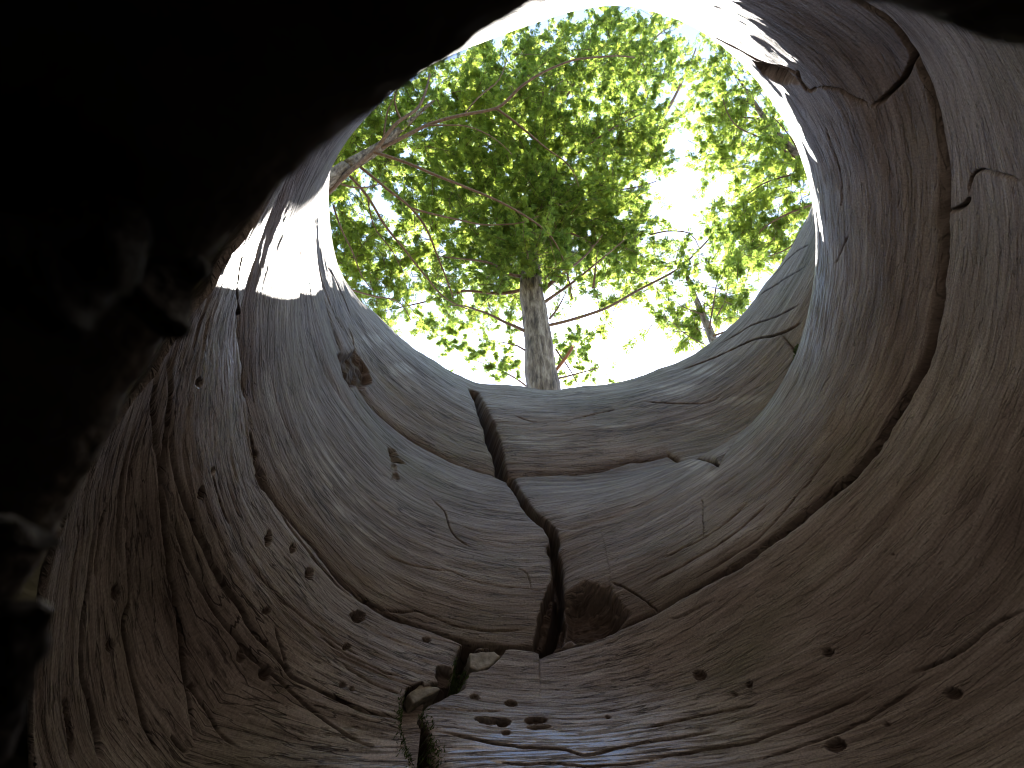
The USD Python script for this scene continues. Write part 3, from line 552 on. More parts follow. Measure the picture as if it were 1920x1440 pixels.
# the two bedding joints as heights by angle, and the upright cracks as angles by height
def by_angle(pts, rest):
    p = sorted(pts); a = [p[0][0] - 25] + [x[0] for x in p] + [p[-1][0] + 25]; z = [rest] + [x[1] for x in p] + [rest]
    return lambda t: np.interp(t, [-400] + a + [400], [rest] + z + [rest])
jt = {k: v[2] for k, v in JOINTS.items()}
bed1 = by_angle([(-57.2, 1.1944), (-53.7, 1.1832)] + jt['J1'], 1.2)
bed2 = by_angle(jt['J2'], 1.8)
ragged1 = lambda t: bed1(t) + .010 * (meshkit.fbm(np.stack([np.radians(t) * K * 14, np.zeros_like(t), np.zeros_like(t)], -1), 4, 21) - .5)
ragged2 = lambda t: np.where(t > 60, bed2(t), bed2(t)) + .012 * (meshkit.fbm(np.stack([np.radians(t) * K * 16, np.zeros_like(t), np.ones_like(t)], -1), 4, 22) - .5)
z1, z2 = ragged1(th), ragged2(th)
Z1, Z2 = np.tile(z1, n_z), np.tile(z2, n_z)

# broad swelling and fine bedding relief
zf = SZ[:, 1]
lower = zf < Z1
off += .016 * pn(4.5, 9, 3, 31) + .004 * pn(7, 45, 4, 32)
left_low = lower * np.clip((T.ravel() - 95) / 40, 0, 1)
rough_low = np.where(lower, 1.0, .35)
off += (.15 + .5 * left_low) * .004 * pn(14, 150, 4, 33) + .0020 * pn(60, 170, 3, 34) * (.25 + left_low)
st = pn(5, 85, 5, 35)
off += np.where(st > .11, (st - .11) * .035, 0) * (.12 + .9 * left_low)

s1, s2 = zf - Z1, zf - Z2
def open_joint(s, width, depth, above, above_len, amount=1.0):
    s = s + .006 * wob
    return amount * (depth / (1 + np.exp((np.abs(s) - width) / .0014)) + np.where(s > 0, above * np.exp(-s / above_len), 0))
rel1 = .65 + .35 * np.clip(np.sin(np.radians(T.ravel()) * 2.3) + .6, 0, 1)
right_side = np.clip((70 - T.ravel()) / 25, 0, 1)
off += open_joint(s1, .0050 + .0004 * right_side, .055 + .03 * right_side, .024 - .017 * right_side, .028, rel1)
off += open_joint(s2, .0040, 0.055, .036, .018, .85 + .9 * wob.clip(-.4, .4))
rust_shade = np.maximum(rust_shade, .7 * np.exp(-np.abs(s1 - .004) / .006))
rust_shade = np.maximum(rust_shade, .9 * np.exp(-np.abs(s2 - .014) / .012) * (.55 + wob * 1.2).clip(0, 1))

for k, half, depth in (('V1', .015, .085), ('V2', .008, .09), ('V3', .011, .085)):
    q, t = dense(jt[k])
    idx, d, kk = near(q, .12)
    d = d + .010 * wob[idx]
    vary = .75 + .5 * meshkit.noise(np.stack([t[kk] * 9, np.zeros(len(kk)), np.zeros(len(kk))], -1), 3)
    w = half * vary
    off[idx] += depth / (1 + np.exp((d - w) / .0013))
    off[idx] += .010 * np.exp(-(np.maximum(d - w, 0) / .012))
    rust_shade[idx] = np.maximum(rust_shade[idx], .75 * np.exp(-np.maximum(d - w, 0) / .006))
    if k == 'V2':                                     # the right-hand slab stands back from the left one
        side = SZ[idx, 0] < q[kk, 0]
        fade = np.clip((1.52 - SZ[idx, 1]) / .12, 0, 1)
        off[idx] += np.where(side, .022 * np.exp(-d / .05) * fade, 0)
for w, dep, pts in CRACKS:
    q, t = dense(pts)
    wm = w * .001
    idx, d, kk = near(q, wm * 5 + .006)
    d = np.maximum(d + .0008 * wob[idx], 0)
    end = np.minimum(1, 6 * np.minimum(t[kk], 1.03 - t[kk])) * (.55 + .9 * meshkit.noise(np.stack([t[kk] * 14, np.full(len(kk), w), np.zeros(len(kk))], -1), 8))
    off[idx] = off[idx] + 1.7 * dep * .001 * end / (1 + np.exp((d - wm * .40) / .0004)) + .0004 * end * np.exp(-d / .004)
    rust_shade[idx] = np.maximum(rust_shade[idx], .85 * end * np.exp(-(d / (wm * .8)) ** 2))
# low ledges: above each of these lines the rock stands back a little
for amt, length, pts in LEDGES:
    q, t = dense(pts)
    idx, d, kk = near(q, length * 3)
    tang = np.gradient(q, axis=0)[kk]; rel = SZ[idx] - q[kk]
    up = (tang[:, 0] * rel[:, 1] - tang[:, 1] * rel[:, 0]) * np.sign(tang[:, 0] + 1e-9) > 0
    end = np.minimum(1, 3 * np.minimum(t[kk], 1 - t[kk]))
    sd = np.where(up, d, -d) + .004 * wob[idx]
    off[idx] += amt * end * np.where(sd > 0, (1 - np.exp(-sd / .0025)) * np.exp(-sd / length), 0)
def ell(a, z, ax, az, bx, bz, reach=1.8, scale=1.0):
    s = math.radians(a) * K
    A = np.array([[ax, bx], [az, bz]]) * .001 * 1.0
    A[:, 0] *= [K / .72, 1]; A[:, 1] *= [K / .72, 1]; A = A * scale
    ext = np.abs(A).sum(1) * reach + .004
    idx = np.nonzero((np.abs(SZ[:, 0] - s) < ext[0]) & (np.abs(SZ[:, 1] - z) < ext[1]))[0]
    q = np.linalg.solve(A, (SZ[idx] - [s, z]).T)
    return idx, np.hypot(*q) + 1.1 * wob[idx], A
for e in PITS:
    idx, q, A = ell(*e, reach=2.6, scale=.78)
    minor = np.linalg.svd(A)[1].min()
    q = q * (1 + .9 * wob[idx])
    off[idx] += 1.7 * minor * np.clip(1 - q ** 2, 0, 1) ** .5
    rust_shade[idx] = np.maximum(rust_shade[idx], .85 * np.clip((1.1 - q) * 2.5, 0, 1))
for e in PALE:
    idx, q, A = ell(*e)
    pale[idx] = np.maximum(pale[idx], np.clip(1.3 - q, 0, .7))
for dep, pts in SCARS:
    p = np.array([(math.radians(a) * K, z) for a, z in pts])
    pg = Polygon(p).buffer(0)
    b = pg.bounds
    idx = np.nonzero((SZ[:, 0] > b[0] - .01) & (SZ[:, 0] < b[2] + .01) & (SZ[:, 1] > b[1] - .01) & (SZ[:, 1] < b[3] + .01))[0]
    qq = SZ[idx] + .022 * np.stack([wob[idx], -wob[idx]], 1)
    ring_ = np.array(pg.exterior.segmentize(.001).coords)
    d = cKDTree(ring_).query(qq)[0]
    inn = contains_xy(pg, qq[:, 0], qq[:, 1])
    soft = .038 if dep == 62 else (.016 if 15 < dep < 35 else .007)
    f = np.where(inn, np.clip(d / soft, 0, 1), 0); f = f * f * (3 - 2 * f)
    off[idx] += dep * .001 * f * (1 + (.5 if dep == 62 else 1.5) * wob[idx])
    if dep > 8:
        rust_shade[idx] = np.maximum(rust_shade[idx], (.9 if dep > 40 else .6) * f)
    if dep >= 80:                                    # shade painted into the deep clefts, over their dirt
        rust_shade[idx] = np.maximum(rust_shade[idx], np.where(inn, 1.0, np.clip(1 - d / .004, 0, 1)))

Rr = R0.ravel() + off
zr = np.clip((zf - 2.12) / .16, 0, 1)                # an uneven rim
off += zr * .035 * pn(9, 4, 4, 47)
Rr = R0.ravel() + off
# soften every step a little so that edges catch light
Rg = Rr.reshape(n_z, n_t)
from scipy.ndimage import gaussian_filter
Rg = gaussian_filter(Rg, .42)
X = AX + Rg * np.cos(np.radians(T)); Y = AY + Rg * np.sin(np.radians(T))
P = np.stack([X, Y, Z], -1)
# the rim rolls over outward into the open ground
top = []
for o, dz in ((.006, .012), (.018, .024), (.04, .036), (.08, .05), (.15, .07), (.26, .09), (.45, .11)):
    rr = Rg[-1] + o
    nz = .045 * (meshkit.fbm(np.stack([AX + rr * np.cos(np.radians(th)), AY + rr * np.sin(np.radians(th)), np.full(n_t, dz)], -1) * 9, 4, 41) - .5) * min(1, o / .05)
    top.append(np.stack([AX + rr * np.cos(np.radians(th)), AY + rr * np.sin(np.radians(th)), 2.2815 + dz + nz], -1))
P = np.concatenate([P, np.array(top)])
n_all = len(P)
ztop = np.concatenate([zz, 2.29 + .03 * np.arange(len(top))])
UV = np.stack([np.broadcast_to(np.radians(th) * K, (n_all, n_t)), dip(np.broadcast_to(th, (n_all, n_t)), np.broadcast_to(ztop[:, None], (n_all, n_t)))], -1)
wetv = .20 + .6 * np.clip(1 - np.abs(Z - 1.5) / .16, 0, 1) * np.clip(1 - np.abs(T) / 75, 0, 1) + np.clip(1 - np.hypot((T - 94) / 44, (Z - .92) / .19), 0, 1) ** .8 + 1.1 * np.clip(1 - np.hypot((T - 180) / 34, (Z - 1.08) / .16), 0, 1) + .35 * np.clip(1 - np.hypot((T - 140) / 40, (Z - 1.22) / .10), 0, 1)
mk = np.stack([rust_shade.reshape(n_z, n_t).clip(0, 1), pale.reshape(n_z, n_t).clip(0, 1), wetv.clip(0, 1)], -1)
mk = np.concatenate([mk, np.zeros((len(top), n_t, 3))])
low_ = Z < np.tile(z1, (n_z, 1))
wear = np.where(low_, .32 + .68 * np.clip((T - 40) / 50, 0, 1), np.where(Z < np.tile(z2, (n_z, 1)), .34 + .36 * np.clip((T - 70) / 40, 0, 1), .7))
wear = np.concatenate([gaussian_filter(wear, 5), np.full((len(top), n_t), .5)])
# face normals of the whole sheet, so that slabs meet without a shading seam
i, j = np.meshgrid(np.arange(n_all - 1), np.arange(n_t - 1), indexing='ij')
v00 = (i * n_t + j).ravel(); v01 = v00 + 1; v10 = v00 + n_t; v11 = v10 + 1
quads = np.stack([v00, v10, v11, v01], 1)            # facing the shaft's axis
tc = np.broadcast_to(th, (n_all, n_t)); zc = np.broadcast_to(ztop[:, None], (n_all, n_t))
tq, zq = tc.ravel()[v00], zc.ravel()[v00]
def split(k):
    p = sorted((z, a) for a, z in jt[k])
    return lambda z: np.interp(z, [x[0] for x in p], [x[1] for x in p])
b1, b2 = np.interp(tq, th, z1), np.interp(tq, th, z2)
layer = np.where(zq < b1, 0, np.where(zq < b2, 1, 2))
sp = np.where(layer == 0, split('V3')(zq), np.where(layer == 1, split('V2')(zq), split('V1')(zq)))
leftq = tq > sp
keep = ~((zq < .3) & ((tq > 214) | (tq < -22))) & ~((tq > 100) & (tq < 236) & (zq < lip_z(tq) - .004))
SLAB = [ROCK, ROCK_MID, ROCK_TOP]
pot = thing('rock_pothole', 'round water-worn pothole of brown grey bedded rock open to the sky', 'rock pothole', kind='structure')
labels = {(0, True): 'bottom left rock wall with long fine cracks and small holes', (0, False): 'bottom right rock wall, smooth brown below the curving joint',
          (1, True): 'middle left slab of pale brown rock ending at the crooked crack', (1, False): 'smooth overhanging middle right ledge lit bright along its inner edge',
          (2, True): 'upper left rock slab rising to the rim', (2, False): 'upper right rock slab with pale flakes under the tree trunk'}
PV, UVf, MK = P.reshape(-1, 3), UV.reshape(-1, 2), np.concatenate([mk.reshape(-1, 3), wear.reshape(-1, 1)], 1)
# the back of the broken left edge, turning up behind it
tb = np.arange(112, 236, .8); zb = lip_z(tb)
rb = base(tb, zb - .004)
back = np.array([np.stack([AX + (rb + o + .02 * (meshkit.fbm(np.stack([tb * .3, 0 * tb + o * 30, 0 * tb], -1), 3, 45) - .5)) * np.cos(np.radians(tb)), AY + (rb + o) * np.sin(np.radians(tb)), zb - .006 + h], -1) for o, h in ((-.004, .004), (.004, -.0005), (.009, .012), (.014, .10), (.018, .34), (.03, .7))])
for (ly, lf), lab in labels.items():
    q = quads[keep & (layer == ly) & (leftq == lf)]
    u, inv = np.unique(q, return_inverse=True)
    V_, F_, U_, M_ = PV[u], inv.reshape(q.shape), UVf[u], MK[u]
    if (ly, lf) == (0, True):
        a_, b_ = back.shape[:2]; i, j = np.meshgrid(np.arange(a_ - 1), np.arange(b_ - 1), indexing='ij'); k = (i * b_ + j).ravel()
        F_ = np.vstack([F_, np.stack([k, k + b_, k + b_ + 1, k + 1], 1) + len(V_)])
        V_ = np.vstack([V_, back.reshape(-1, 3)]); U_ = np.vstack([U_, np.stack([np.tile(np.radians(tb) * K, a_), back[..., 2].ravel()], 1)])
        M_ = np.vstack([M_, np.tile([0, 0, 0, .5], (a_ * b_, 1))])
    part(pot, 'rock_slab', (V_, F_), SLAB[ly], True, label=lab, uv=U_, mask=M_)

# ---------------------------------------------------------------- open ground beyond the rim
rr = np.array([.40, .6, .9, 1.5, 2.5, 4, 7, 12, 25, 60, 150, 400])
tg = np.arange(-110, 250.1, 3.0); tg[-1] = 250.0
rim = np.interp(tg, th, Rg[-1])
gp = []
for k, r in enumerate(rr):
    x = AX + (rim + r) * np.cos(np.radians(tg)); y = AY + (rim + r) * np.sin(np.radians(tg))
    h = 2.375 - (.01 if k == 0 else 0) + (.10 * (meshkit.fbm(np.stack([x * .8, y * .8, 0 * x], -1), 4, 51) - .5) if k > 1 else 0)
    h = np.asarray(h) * np.ones_like(x); h[-1] = h[0]
    gp.append(np.stack([x, y, h], -1))
gp = np.array(gp); m_r, m_t = gp.shape[:2]
i, j = np.meshgrid(np.arange(m_r - 1), np.arange(m_t - 1), indexing='ij'); a = (i * m_t + j).ravel()
ground = usdkit.mesh(stage, '/World/ground', (gp.reshape(-1, 3), np.stack([a, a + m_t, a + m_t + 1, a + 1], 1)), SOIL, smooth=True)
tag(ground, kind='structure')

# ---------------------------------------------------------------- the dark side hollow: roof, wall, floor
def sheet(grid, flip=False):
    a_, b_ = grid.shape[:2]
    i, j = np.meshgrid(np.arange(a_ - 1), np.arange(b_ - 1), indexing='ij'); k = (i * b_ + j).ravel()
    q = np.stack([k, k + b_, k + b_ + 1, k + 1], 1)
    return grid.reshape(-1, 3), q[:, ::-1] if flip else q
eq = np.array(ROOF_EDGE)
et = np.concatenate([[0], np.cumsum(np.linalg.norm(np.diff(eq, axis=0), axis=1))])
ee = PchipInterpolator(et, eq, axis=0)(np.linspace(0, et[-1], 900))
ee = gaussian_filter(ee, (9, 0))
tn = np.gradient(gaussian_filter(ee, (25, 0)), axis=0); tn /= np.linalg.norm(tn, axis=1, keepdims=True)
nm = np.stack([tn[:, 1], -tn[:, 0]], 1)
nm *= -np.sign((nm * (np.array([.02, .12]) - ee)).sum(1, keepdims=True))     # away from the hole
prof = [(.40, .235), (.20, .232), (.09, .222), (.04, .207), (.016, .190), (.005, .170), (.001, .158), (0, .150), (.003, .142), (.010, .137), (.03, .135), (.07, .138), (.15, .145), (.3, .16), (.6, .18), (1.5, .20)]
po, pz = np.array(prof).T
f = np.linspace(0, len(prof) - 1, 130)
po, pz = PchipInterpolator(np.arange(len(prof)), po)(f), PchipInterpolator(np.arange(len(prof)), pz)(f)
q = np.concatenate([ee[None] + po[:, None, None] * nm[None], np.broadcast_to(pz[:, None, None], (len(po), len(ee), 1))], -1)
amp = np.clip(po / .09, .03, 1)[:, None]
n1 = meshkit.fbm(q * 9, 5, 61) - .5; n2 = meshkit.fbm(q * 170, 3, 62) - .5; n3 = meshkit.fbm(q * 42, 4, 63) - .5
q[..., 2] += .05 * amp * n1 + .035 * amp * n3 + .0015 * n2
ed = (1 - np.clip(po / .03, 0, 1))[:, None, None] * nm[None]
q[..., :2] += ed * (.004 * n3 + .0025 * n2)[..., None]
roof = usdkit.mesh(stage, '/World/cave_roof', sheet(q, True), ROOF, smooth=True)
tag(roof, 'black rough rock roof overhanging the top left of the hollow', 'rock roof', kind='structure')

tw = np.arange(-110, 250.5, 1.2); zw = np.arange(-.9, 1.32, .012)
TW, ZW = np.meshgrid(tw, zw)
q = np.stack([np.cos(np.radians(TW)), np.sin(np.radians(TW)), ZW], -1)
near_left = np.exp(-((TW - 178) / 34) ** 2)
rw = 1.75 - .25 * near_left + (.4 * (meshkit.fbm(q * 3.1, 5, 71) - .5) + .12 * (meshkit.fbm(q * np.array([9, 9, 16]), 4, 72) - .5))
rw[:, -1] = rw[:, 0]
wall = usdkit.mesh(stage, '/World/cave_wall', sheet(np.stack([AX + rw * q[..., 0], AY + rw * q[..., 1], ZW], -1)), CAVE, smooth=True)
tag(wall, 'dark rough rock wall of the side hollow at the far left', 'rock wall', kind='structure')
gx, gy = np.meshgrid(np.linspace(-2.2, 2.4, 90), np.linspace(-1.6, 3.0, 90))
gz = -.72 + .18 * (meshkit.fbm(np.stack([gx * 2, gy * 2, 0 * gx], -1), 4, 81) - .5)
fl = usdkit.mesh(stage, '/World/cave_floor', sheet(np.stack([gx, gy, gz], -1), True), SOIL, smooth=True)
tag(fl, kind='structure')

# ---------------------------------------------------------------- loose rocks
def lump(points, radii, seed, amp=.03, length=.0025):
    m = manifold3d.Manifold.batch_hull([manifold3d.Manifold.sphere(r, 16).translate(tuple(map(float, p))) for p, r in zip(points, radii)])
    m = m.refine_to_length(length).to_mesh()
    t = trimesh.Trimesh(m.vert_properties[:, :3], m.tri_verts)
    n = t.vertex_normals
    v = t.vertices + n * (amp * (meshkit.fbm(t.vertices * 65, 4, seed) - .5) + .35 * amp * (meshkit.fbm(t.vertices * 260, 3, seed + 1) - .5))[:, None]
    return trimesh.Trimesh(v, t.faces, process=False)
def rock(name, mesh, mat, label, category):
    p = usdkit.mesh(stage, numbered('/World', name), mesh, mat, smooth=True)
    tag(p, label, category)
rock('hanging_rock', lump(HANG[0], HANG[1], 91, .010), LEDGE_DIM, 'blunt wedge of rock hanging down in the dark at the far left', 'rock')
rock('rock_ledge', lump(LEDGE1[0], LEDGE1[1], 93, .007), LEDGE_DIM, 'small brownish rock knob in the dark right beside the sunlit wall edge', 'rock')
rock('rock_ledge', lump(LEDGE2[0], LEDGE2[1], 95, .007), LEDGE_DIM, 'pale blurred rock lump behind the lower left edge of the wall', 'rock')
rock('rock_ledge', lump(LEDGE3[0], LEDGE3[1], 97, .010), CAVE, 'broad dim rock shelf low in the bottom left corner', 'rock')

slab_at = RegularGridInterpolator((zz, th), Rg, bounds_error=False, fill_value=None)
def on_wall(a, z, inward=0.0):
    r = float(base(a, z)) - inward
    return np.array([AX + r * math.cos(math.radians(a)), AY + r * math.sin(math.radians(a)), z])
for k, pts in enumerate(STONES):
    c = np.mean(pts, 0)
    ps, rs = [], []
    for a, z in pts:
        a2, z2_ = c[0] + (a - c[0]) * .72, c[1] + (z - c[1]) * .70
        ps += [on_wall(a2, z2_, -.012), on_wall(a2, z2_, -.06)]; rs += [.0045, .004]
    rock('wedged_stone', lump(ps, rs, 101 + k, .006, .004), WEDGE,
         ['pale angular stone wedged under the joint beside the dark hole', 'lower pale stone jammed in the crooked crack with moss beneath it'][k], 'stone')

def moss_patch(pts, n, seed, spread):
    r = np.random.default_rng(seed); V, F = [], []
    for _ in range(n):
        k = r.integers(len(pts) - 1); t = r.random()
        a = pts[k][0] + (pts[k + 1][0] - pts[k][0]) * t; z = pts[k][1] + (pts[k + 1][1] - pts[k][1]) * t
        a += r.normal(0, spread / K * 57.3); z += r.normal(0, spread)
        g = float(slab_at([[z, a]])[0])
        p = np.array([AX + g * math.cos(math.radians(a)), AY + g * math.sin(math.radians(a)), z])
        inw = np.array([-math.cos(math.radians(a)), -math.sin(math.radians(a)), .7]) + r.normal(0, .6, 3)
        inw /= np.linalg.norm(inw); side = np.cross(inw, r.normal(0, 1, 3)); side /= np.linalg.norm(side)
        L, w = r.uniform(.004, .010), r.uniform(.0012, .0025)
        b = len(V); V += [p - side * w - inw * .002, p + side * w - inw * .002, p + inw * L]; F.append((b, b + 1, b + 2))
    return np.array(V), np.array(F)
for pts, lab, sp_ in (([(114.2, 1.03), (113.9, 1.0), (113.0, .97), (112.0, .94), (111, .92)], 'dark green moss growing in the wide crack below the jammed stone', .012),
                      ([(22.0, 1.77), (19.5, 1.65), (17.5, 1.55)], 'green moss in the short crack of the upper right rock slab', .006),
                      ([(105.8, 1.17), (106.8, 1.14), (107.0, 1.11)], 'thin moss lining the crack left of the pale wedged stone', .006)):
    m = usdkit.mesh(stage, numbered('/World', 'moss'), moss_patch(pts, 2600, 5, sp_), MOSS)
    tag(m, lab, 'moss', kind='stuff')

# ---------------------------------------------------------------- trees
def limb(pts, sides=8, rough=0.0, seed=1, step=.06):
    p = np.array(pts, float)
    seg = np.linalg.norm(np.diff(p[:, :3], axis=0), axis=1); t = np.concatenate([[0], np.cumsum(seg)])
    n = max(len(p), int(t[-1] / step))
    q = PchipInterpolator(t, p, axis=0)(np.linspace(0, t[-1], n))
    r_ = np.random.default_rng(seed)
    wig = np.cumsum(r_.normal(0, 1, (n, 3)), 0); wig -= np.linspace(0, 1, n)[:, None] * wig[-1]
    q[:, :3] += wig * .10 * q[:, 3:4] * min(1, 3 / math.sqrt(n))
    d = np.gradient(q[:, :3], axis=0); d /= np.linalg.norm(d, axis=1, keepdims=True)
    up = np.where(np.abs(d[:, 2:]) > .9, [[1, 0, 0]], [[0, 0, 1]])
    u = np.cross(d, up); u /= np.linalg.norm(u, axis=1, keepdims=True); w = np.cross(d, u)
    an = np.linspace(0, 2 * np.pi, sides, endpoint=False)
    rad = np.maximum(q[:, 3], .0018)[:, None] * np.ones(sides)
    V = q[:, None, :3] + rad[..., None] * (np.cos(an)[None, :, None] * u[:, None] + np.sin(an)[None, :, None] * w[:, None])
    if rough:
        nn = meshkit.fbm(np.stack([np.cos(an)[None] * 6 + 0 * rad, np.sin(an)[None] * 6 + 0 * rad, (np.linspace(0, t[-1], n) * 1.6)[:, None] + 0 * rad], -1), 4, seed) - .5
        V = V + (V - q[:, None, :3]) * (rough * nn)[..., None]
    V = V.reshape(-1, 3)
    i, j = np.meshgrid(np.arange(n - 1), np.arange(sides), indexing='ij')
    a = (i * sides + j).ravel(); b = (i * sides + (j + 1) % sides).ravel()
    f = np.stack([a, b, b + sides, a + sides], 1)
    f = np.vstack([f[:, [0, 1, 2]], f[:, [0, 2, 3]]])
    e = (n - 1) * sides
    f = np.vstack([f, [(e, e + k, e + k + 1) for k in range(1, sides - 1)], [(0, k + 1, k) for k in range(1, sides - 1)]])
    return V, f

def spray_shape(seed):
    """One flat lacy cedar spray, 1 long, in its xy plane: a rib, side ribs, scaly leaflets on each."""
    r = np.random.default_rng(seed); V, F = [], []
    def leaflet(o, a, L, w):
        d = np.array([math.cos(a), math.sin(a), 0]); s = np.array([-d[1], d[0], 0])
        b = len(V); m = o + d * L * .5
        V.extend([o, m + s * w, o + d * L, m - s * w]); F.extend([(b, b + 1, b + 2), (b, b + 2, b + 3)])
    def dirv(a): return np.array([math.cos(a), math.sin(a), 0])
    leaflet(np.zeros(3), 0, 1, .020)
    for k in range(9):
        x = .10 + .095 * k
        for sg in (-1, 1):
            if r.random() < .08: continue
            a = sg * r.uniform(.65, .95); L = (.56 - .40 * x) * r.uniform(.7, 1.25)
            o = np.array([x + r.uniform(-.02, .02), 0, 0]); leaflet(o, a, L, .030)
            for q in (.35, .6, .82) if L > .26 else (.5,):
                p = o + dirv(a) * L * q
                leaflet(p, a - sg * r.uniform(.5, .8), L * .42 * (1.2 - q * .5), .028)
                if L > .26: leaflet(p, a + sg * r.uniform(.5, .8), L * .34 * (1.2 - q * .5), .028)
    V = np.array(V); V[:, 2] = .10 * np.sin(V[:, 0] * 2.2) - .25 * V[:, 1] ** 2 + r.normal(0, .008, len(V))
    return V, np.array(F)
SPRAYS = [spray_shape(k) for k in range(6)]
def scatter(path, places, material, kind='stuff'):
    """Many sprays as one object: places are (origin, along, across, size)."""
    pi = UsdGeom.PointInstancer.Define(stage, path)
    for k, sp in enumerate(SPRAYS):
        m = usdkit.mesh(stage, f'{path}/spray_{k + 1:03d}', sp, material)
        pi.CreatePrototypesRel().AddTarget(m.GetPath())
    o = np.array([p[0] for p in places]); x = np.array([p[1] for p in places]); y = np.array([p[2] for p in places]); s = np.array([p[3] for p in places])
    z = np.cross(x, y)
    from scipy.spatial.transform import Rotation
    q = Rotation.from_matrix(np.stack([x, y, z], -1)).as_quat()
    pi.CreatePositionsAttr(Vt.Vec3fArray.FromNumpy(o.astype(np.float32)))
    pi.CreateOrientationsAttr(Vt.QuathArray([Gf.Quath(float(a[3]), float(a[0]), float(a[1]), float(a[2])) for a in q]))
    pi.CreateScalesAttr(Vt.Vec3fArray.FromNumpy(np.repeat(s[:, None], 3, 1).astype(np.float32)))
    pi.CreateProtoIndicesAttr(Vt.IntArray.FromNumpy((np.arange(len(o)) * 7 % len(SPRAYS)).astype(np.int32)))
    tag(pi, kind=kind)
def crown(blobs, seed, size=1.0):
    r = np.random.default_rng(seed)
    places, TV, TF = [], [], []; nt = 0
    for cx, cy, cz, rx, ry, n in blobs:
        left = int(n * DENSE)
        while left > 0:
            while True:
                u = r.uniform(-1, 1, 3)
                if u @ u < 1: break
            c = np.array([cx, cy, cz]) + u * [rx, ry, min(.55, .8 * max(rx, ry) + .1)]
            dirn = r.normal(0, 1, 3) * [1, 1, .35]; dirn /= np.linalg.norm(dirn)
            L = r.uniform(.15, .40); m = min(left, r.integers(14, 44)); left -= m
            tip = c + dirn * L; tv, tf = limb([(*c, .004), (*((c + tip) / 2 + r.normal(0, .02, 3)), .003), (*tip, .0018)], 3, seed=int(r.integers(1e6)), step=.12)
            TV.append(tv); TF.append(tf + nt); nt += len(tv)
            for k in range(m):
                o = c + dirn * L * r.uniform(.1, 1) + r.normal(0, .012, 3)
                d = dirn + r.normal(0, .65, 3) + [0, 0, -.15]; d /= np.linalg.norm(d)
                nrm = np.array([0, 0, 1.0]) + r.normal(0, .45, 3); nrm -= d * (nrm @ d); nrm /= np.linalg.norm(nrm)
                places.append((o, d, np.cross(nrm, d), size * r.uniform(.034, .068)))
    return places, (np.concatenate(TV), np.concatenate(TF))
DENSE = 8.5
def tree(label, trunk, branches, blobs, seed, mat=LEAF, sides=18, twig=TWIG, stubs=(), size=1.0):
    at = np.array(trunk[0][:3])
    mv = lambda vf: (vf[0] - at, vf[1])
    t = thing('cedar_tree', label, 'tree', at=at)
    part(t, 'trunk', mv(limb(trunk, sides * 2, .22, seed, .05)), BARK)
    for k, b in enumerate(branches):
        part(t, 'branch', mv(limb([(*p[:3], p[3] * .78) for p in b], 7, .25, seed * 50 + k)), STUB if k in stubs else twig, label='short broken reddish stub' if k in stubs else None)
    lv, tv = crown(blobs, seed, size)
    part(t, 'twigs', mv(tv), twig, kind='stuff')
    scatter(t + '/crown', [(p[0] - at, *p[1:]) for p in lv], mat)
tree('tall upright cedar with grey trunk standing behind the middle of the rim',
     [(.31, 2.86, 2.3, .15), (.25, 2.80, 3.4, .125), (.2185, 2.751, 4.75, .112), (.193, 2.759, 5.7, .103), (.182, 2.72, 6.35, .094), (.187, 2.68, 7.0, .083), (.217, 2.598, 7.5, .072), (.242, 2.383, 8.2, .055), (.263, 2.025, 9.0, .035), (.30, 1.8, 10.2, .008)],
     BRANCH_A + LEADER_A + BRANCH_TOP, LEAF_A + LEAF_TOP, 3, LEAF, 22, stubs=(6,))
tree('cedar leaning in from the left rim, its grey limb splitting into reddish branches',
     [(-2.5, 2.3, 2.3, .10), (-1.75, 1.85, 4.8, .075), (-1.521, 1.762, 5.6, .066), (-1.45, 1.744, 6.0, .062), (-1.315, 1.697, 6.4, .055), (-1.104, 1.639, 6.8, .044), (-.95, 1.55, 7.1, .028), (-.7, 1.40, 7.5, .01)],
     BRANCH_B, LEAF_B, 4, LEAF_Y, 14)
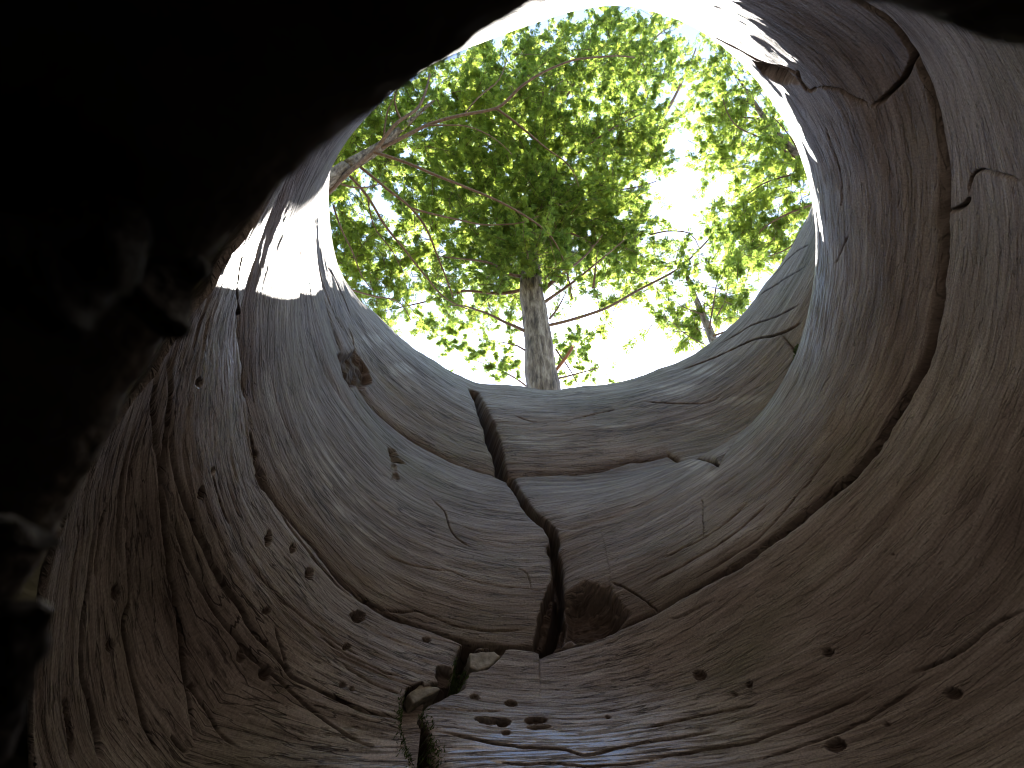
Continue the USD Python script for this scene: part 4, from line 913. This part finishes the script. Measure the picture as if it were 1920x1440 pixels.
tree('distant cedar half hidden behind the grey trunk, its sparse clumps just above the rim',
     [(.80, 9.8, 2.3, .16), (.75, 9.6, 9.0, .12), (.72, 9.4, 15.0, .09), (.68, 8.6, 18.5, .03)], [[(.74, 9.5, 13.5, .04), (.1, 9.4, 14.6, .03), (-.9, 9.2, 15.6, .008)], [(.74, 9.5, 13.5, .04), (1.4, 9.2, 14.8, .02), (2.0, 9.0, 15.3, .008)], [(.72, 9.3, 15.2, .04), (-.3, 9.2, 16.6, .02), (-1.5, 8.9, 17.0, .008)]], LEAF_F, 8, LEAF, 10, size=1.7)
tree('yellowish green cedar rising behind the right edge of the rim',
     [(4.1, 3.5, 2.3, .12), (3.6, 3.2, 4.5, .10)] + TRUNK_D[0], BRANCH_D, LEAF_D, 5, LEAF_Y, 12)
tree('small slender cedar with sparse twigs behind the right slope of rock',
     [(1.75, 2.75, 2.3, .06), (1.55, 2.68, 3.8, .048)] + TRUNK_C[0], BRANCH_C, LEAF_C, 6, LEAF, 10)

# unseen trees round about, added to cut the sky light on the slabs
r_ = np.random.default_rng(77)
LV, LF, nl, places = [], [], 0, []
for k in range(8):
    az = math.radians([112, 128, 140, 222, 236, 252, 268, 284][k] + r_.uniform(-4, 4)); dist = r_.uniform(3.6, 5.6)      # clockwise from straight ahead
    cx, cy = math.sin(az) * dist, .5 + math.cos(az) * dist
    tv, tf = limb([(cx, cy, 2.2, .13), (cx + .1, cy, 6, .09), (cx, cy + .1, 10.5, .02)], 8, .2, k, .3)
    LV.append(tv); LF.append(tf + nl); nl += len(tv)
    n = 620
    low = .45 if 160 < math.degrees(az) < 205 else 1.0           # crowns kept low straight behind, shaped to let sky reflect in the rock
    h = r_.uniform(0, 1, n) ** .8; rad = (1.9 * (1 - h) + .35) * np.sqrt(r_.uniform(.1, 1, n)); an = r_.uniform(0, 2 * np.pi, n)
    o = np.stack([cx + rad * np.cos(an), cy + rad * np.sin(an), 3.0 + 7.6 * h * low], -1)
    for p in o:
        d = r_.normal(0, 1, 3); d /= np.linalg.norm(d); u = np.cross(d, r_.normal(0, 1, 3)); u /= np.linalg.norm(u)
        places.append((p, d, u, r_.uniform(.55, .95)))
wood = thing('forest', kind='stuff')
part(wood, 'trunks', (np.concatenate(LV), np.concatenate(LF)), BARK, kind='stuff')
scatter(wood + '/foliage', places, LEAF)
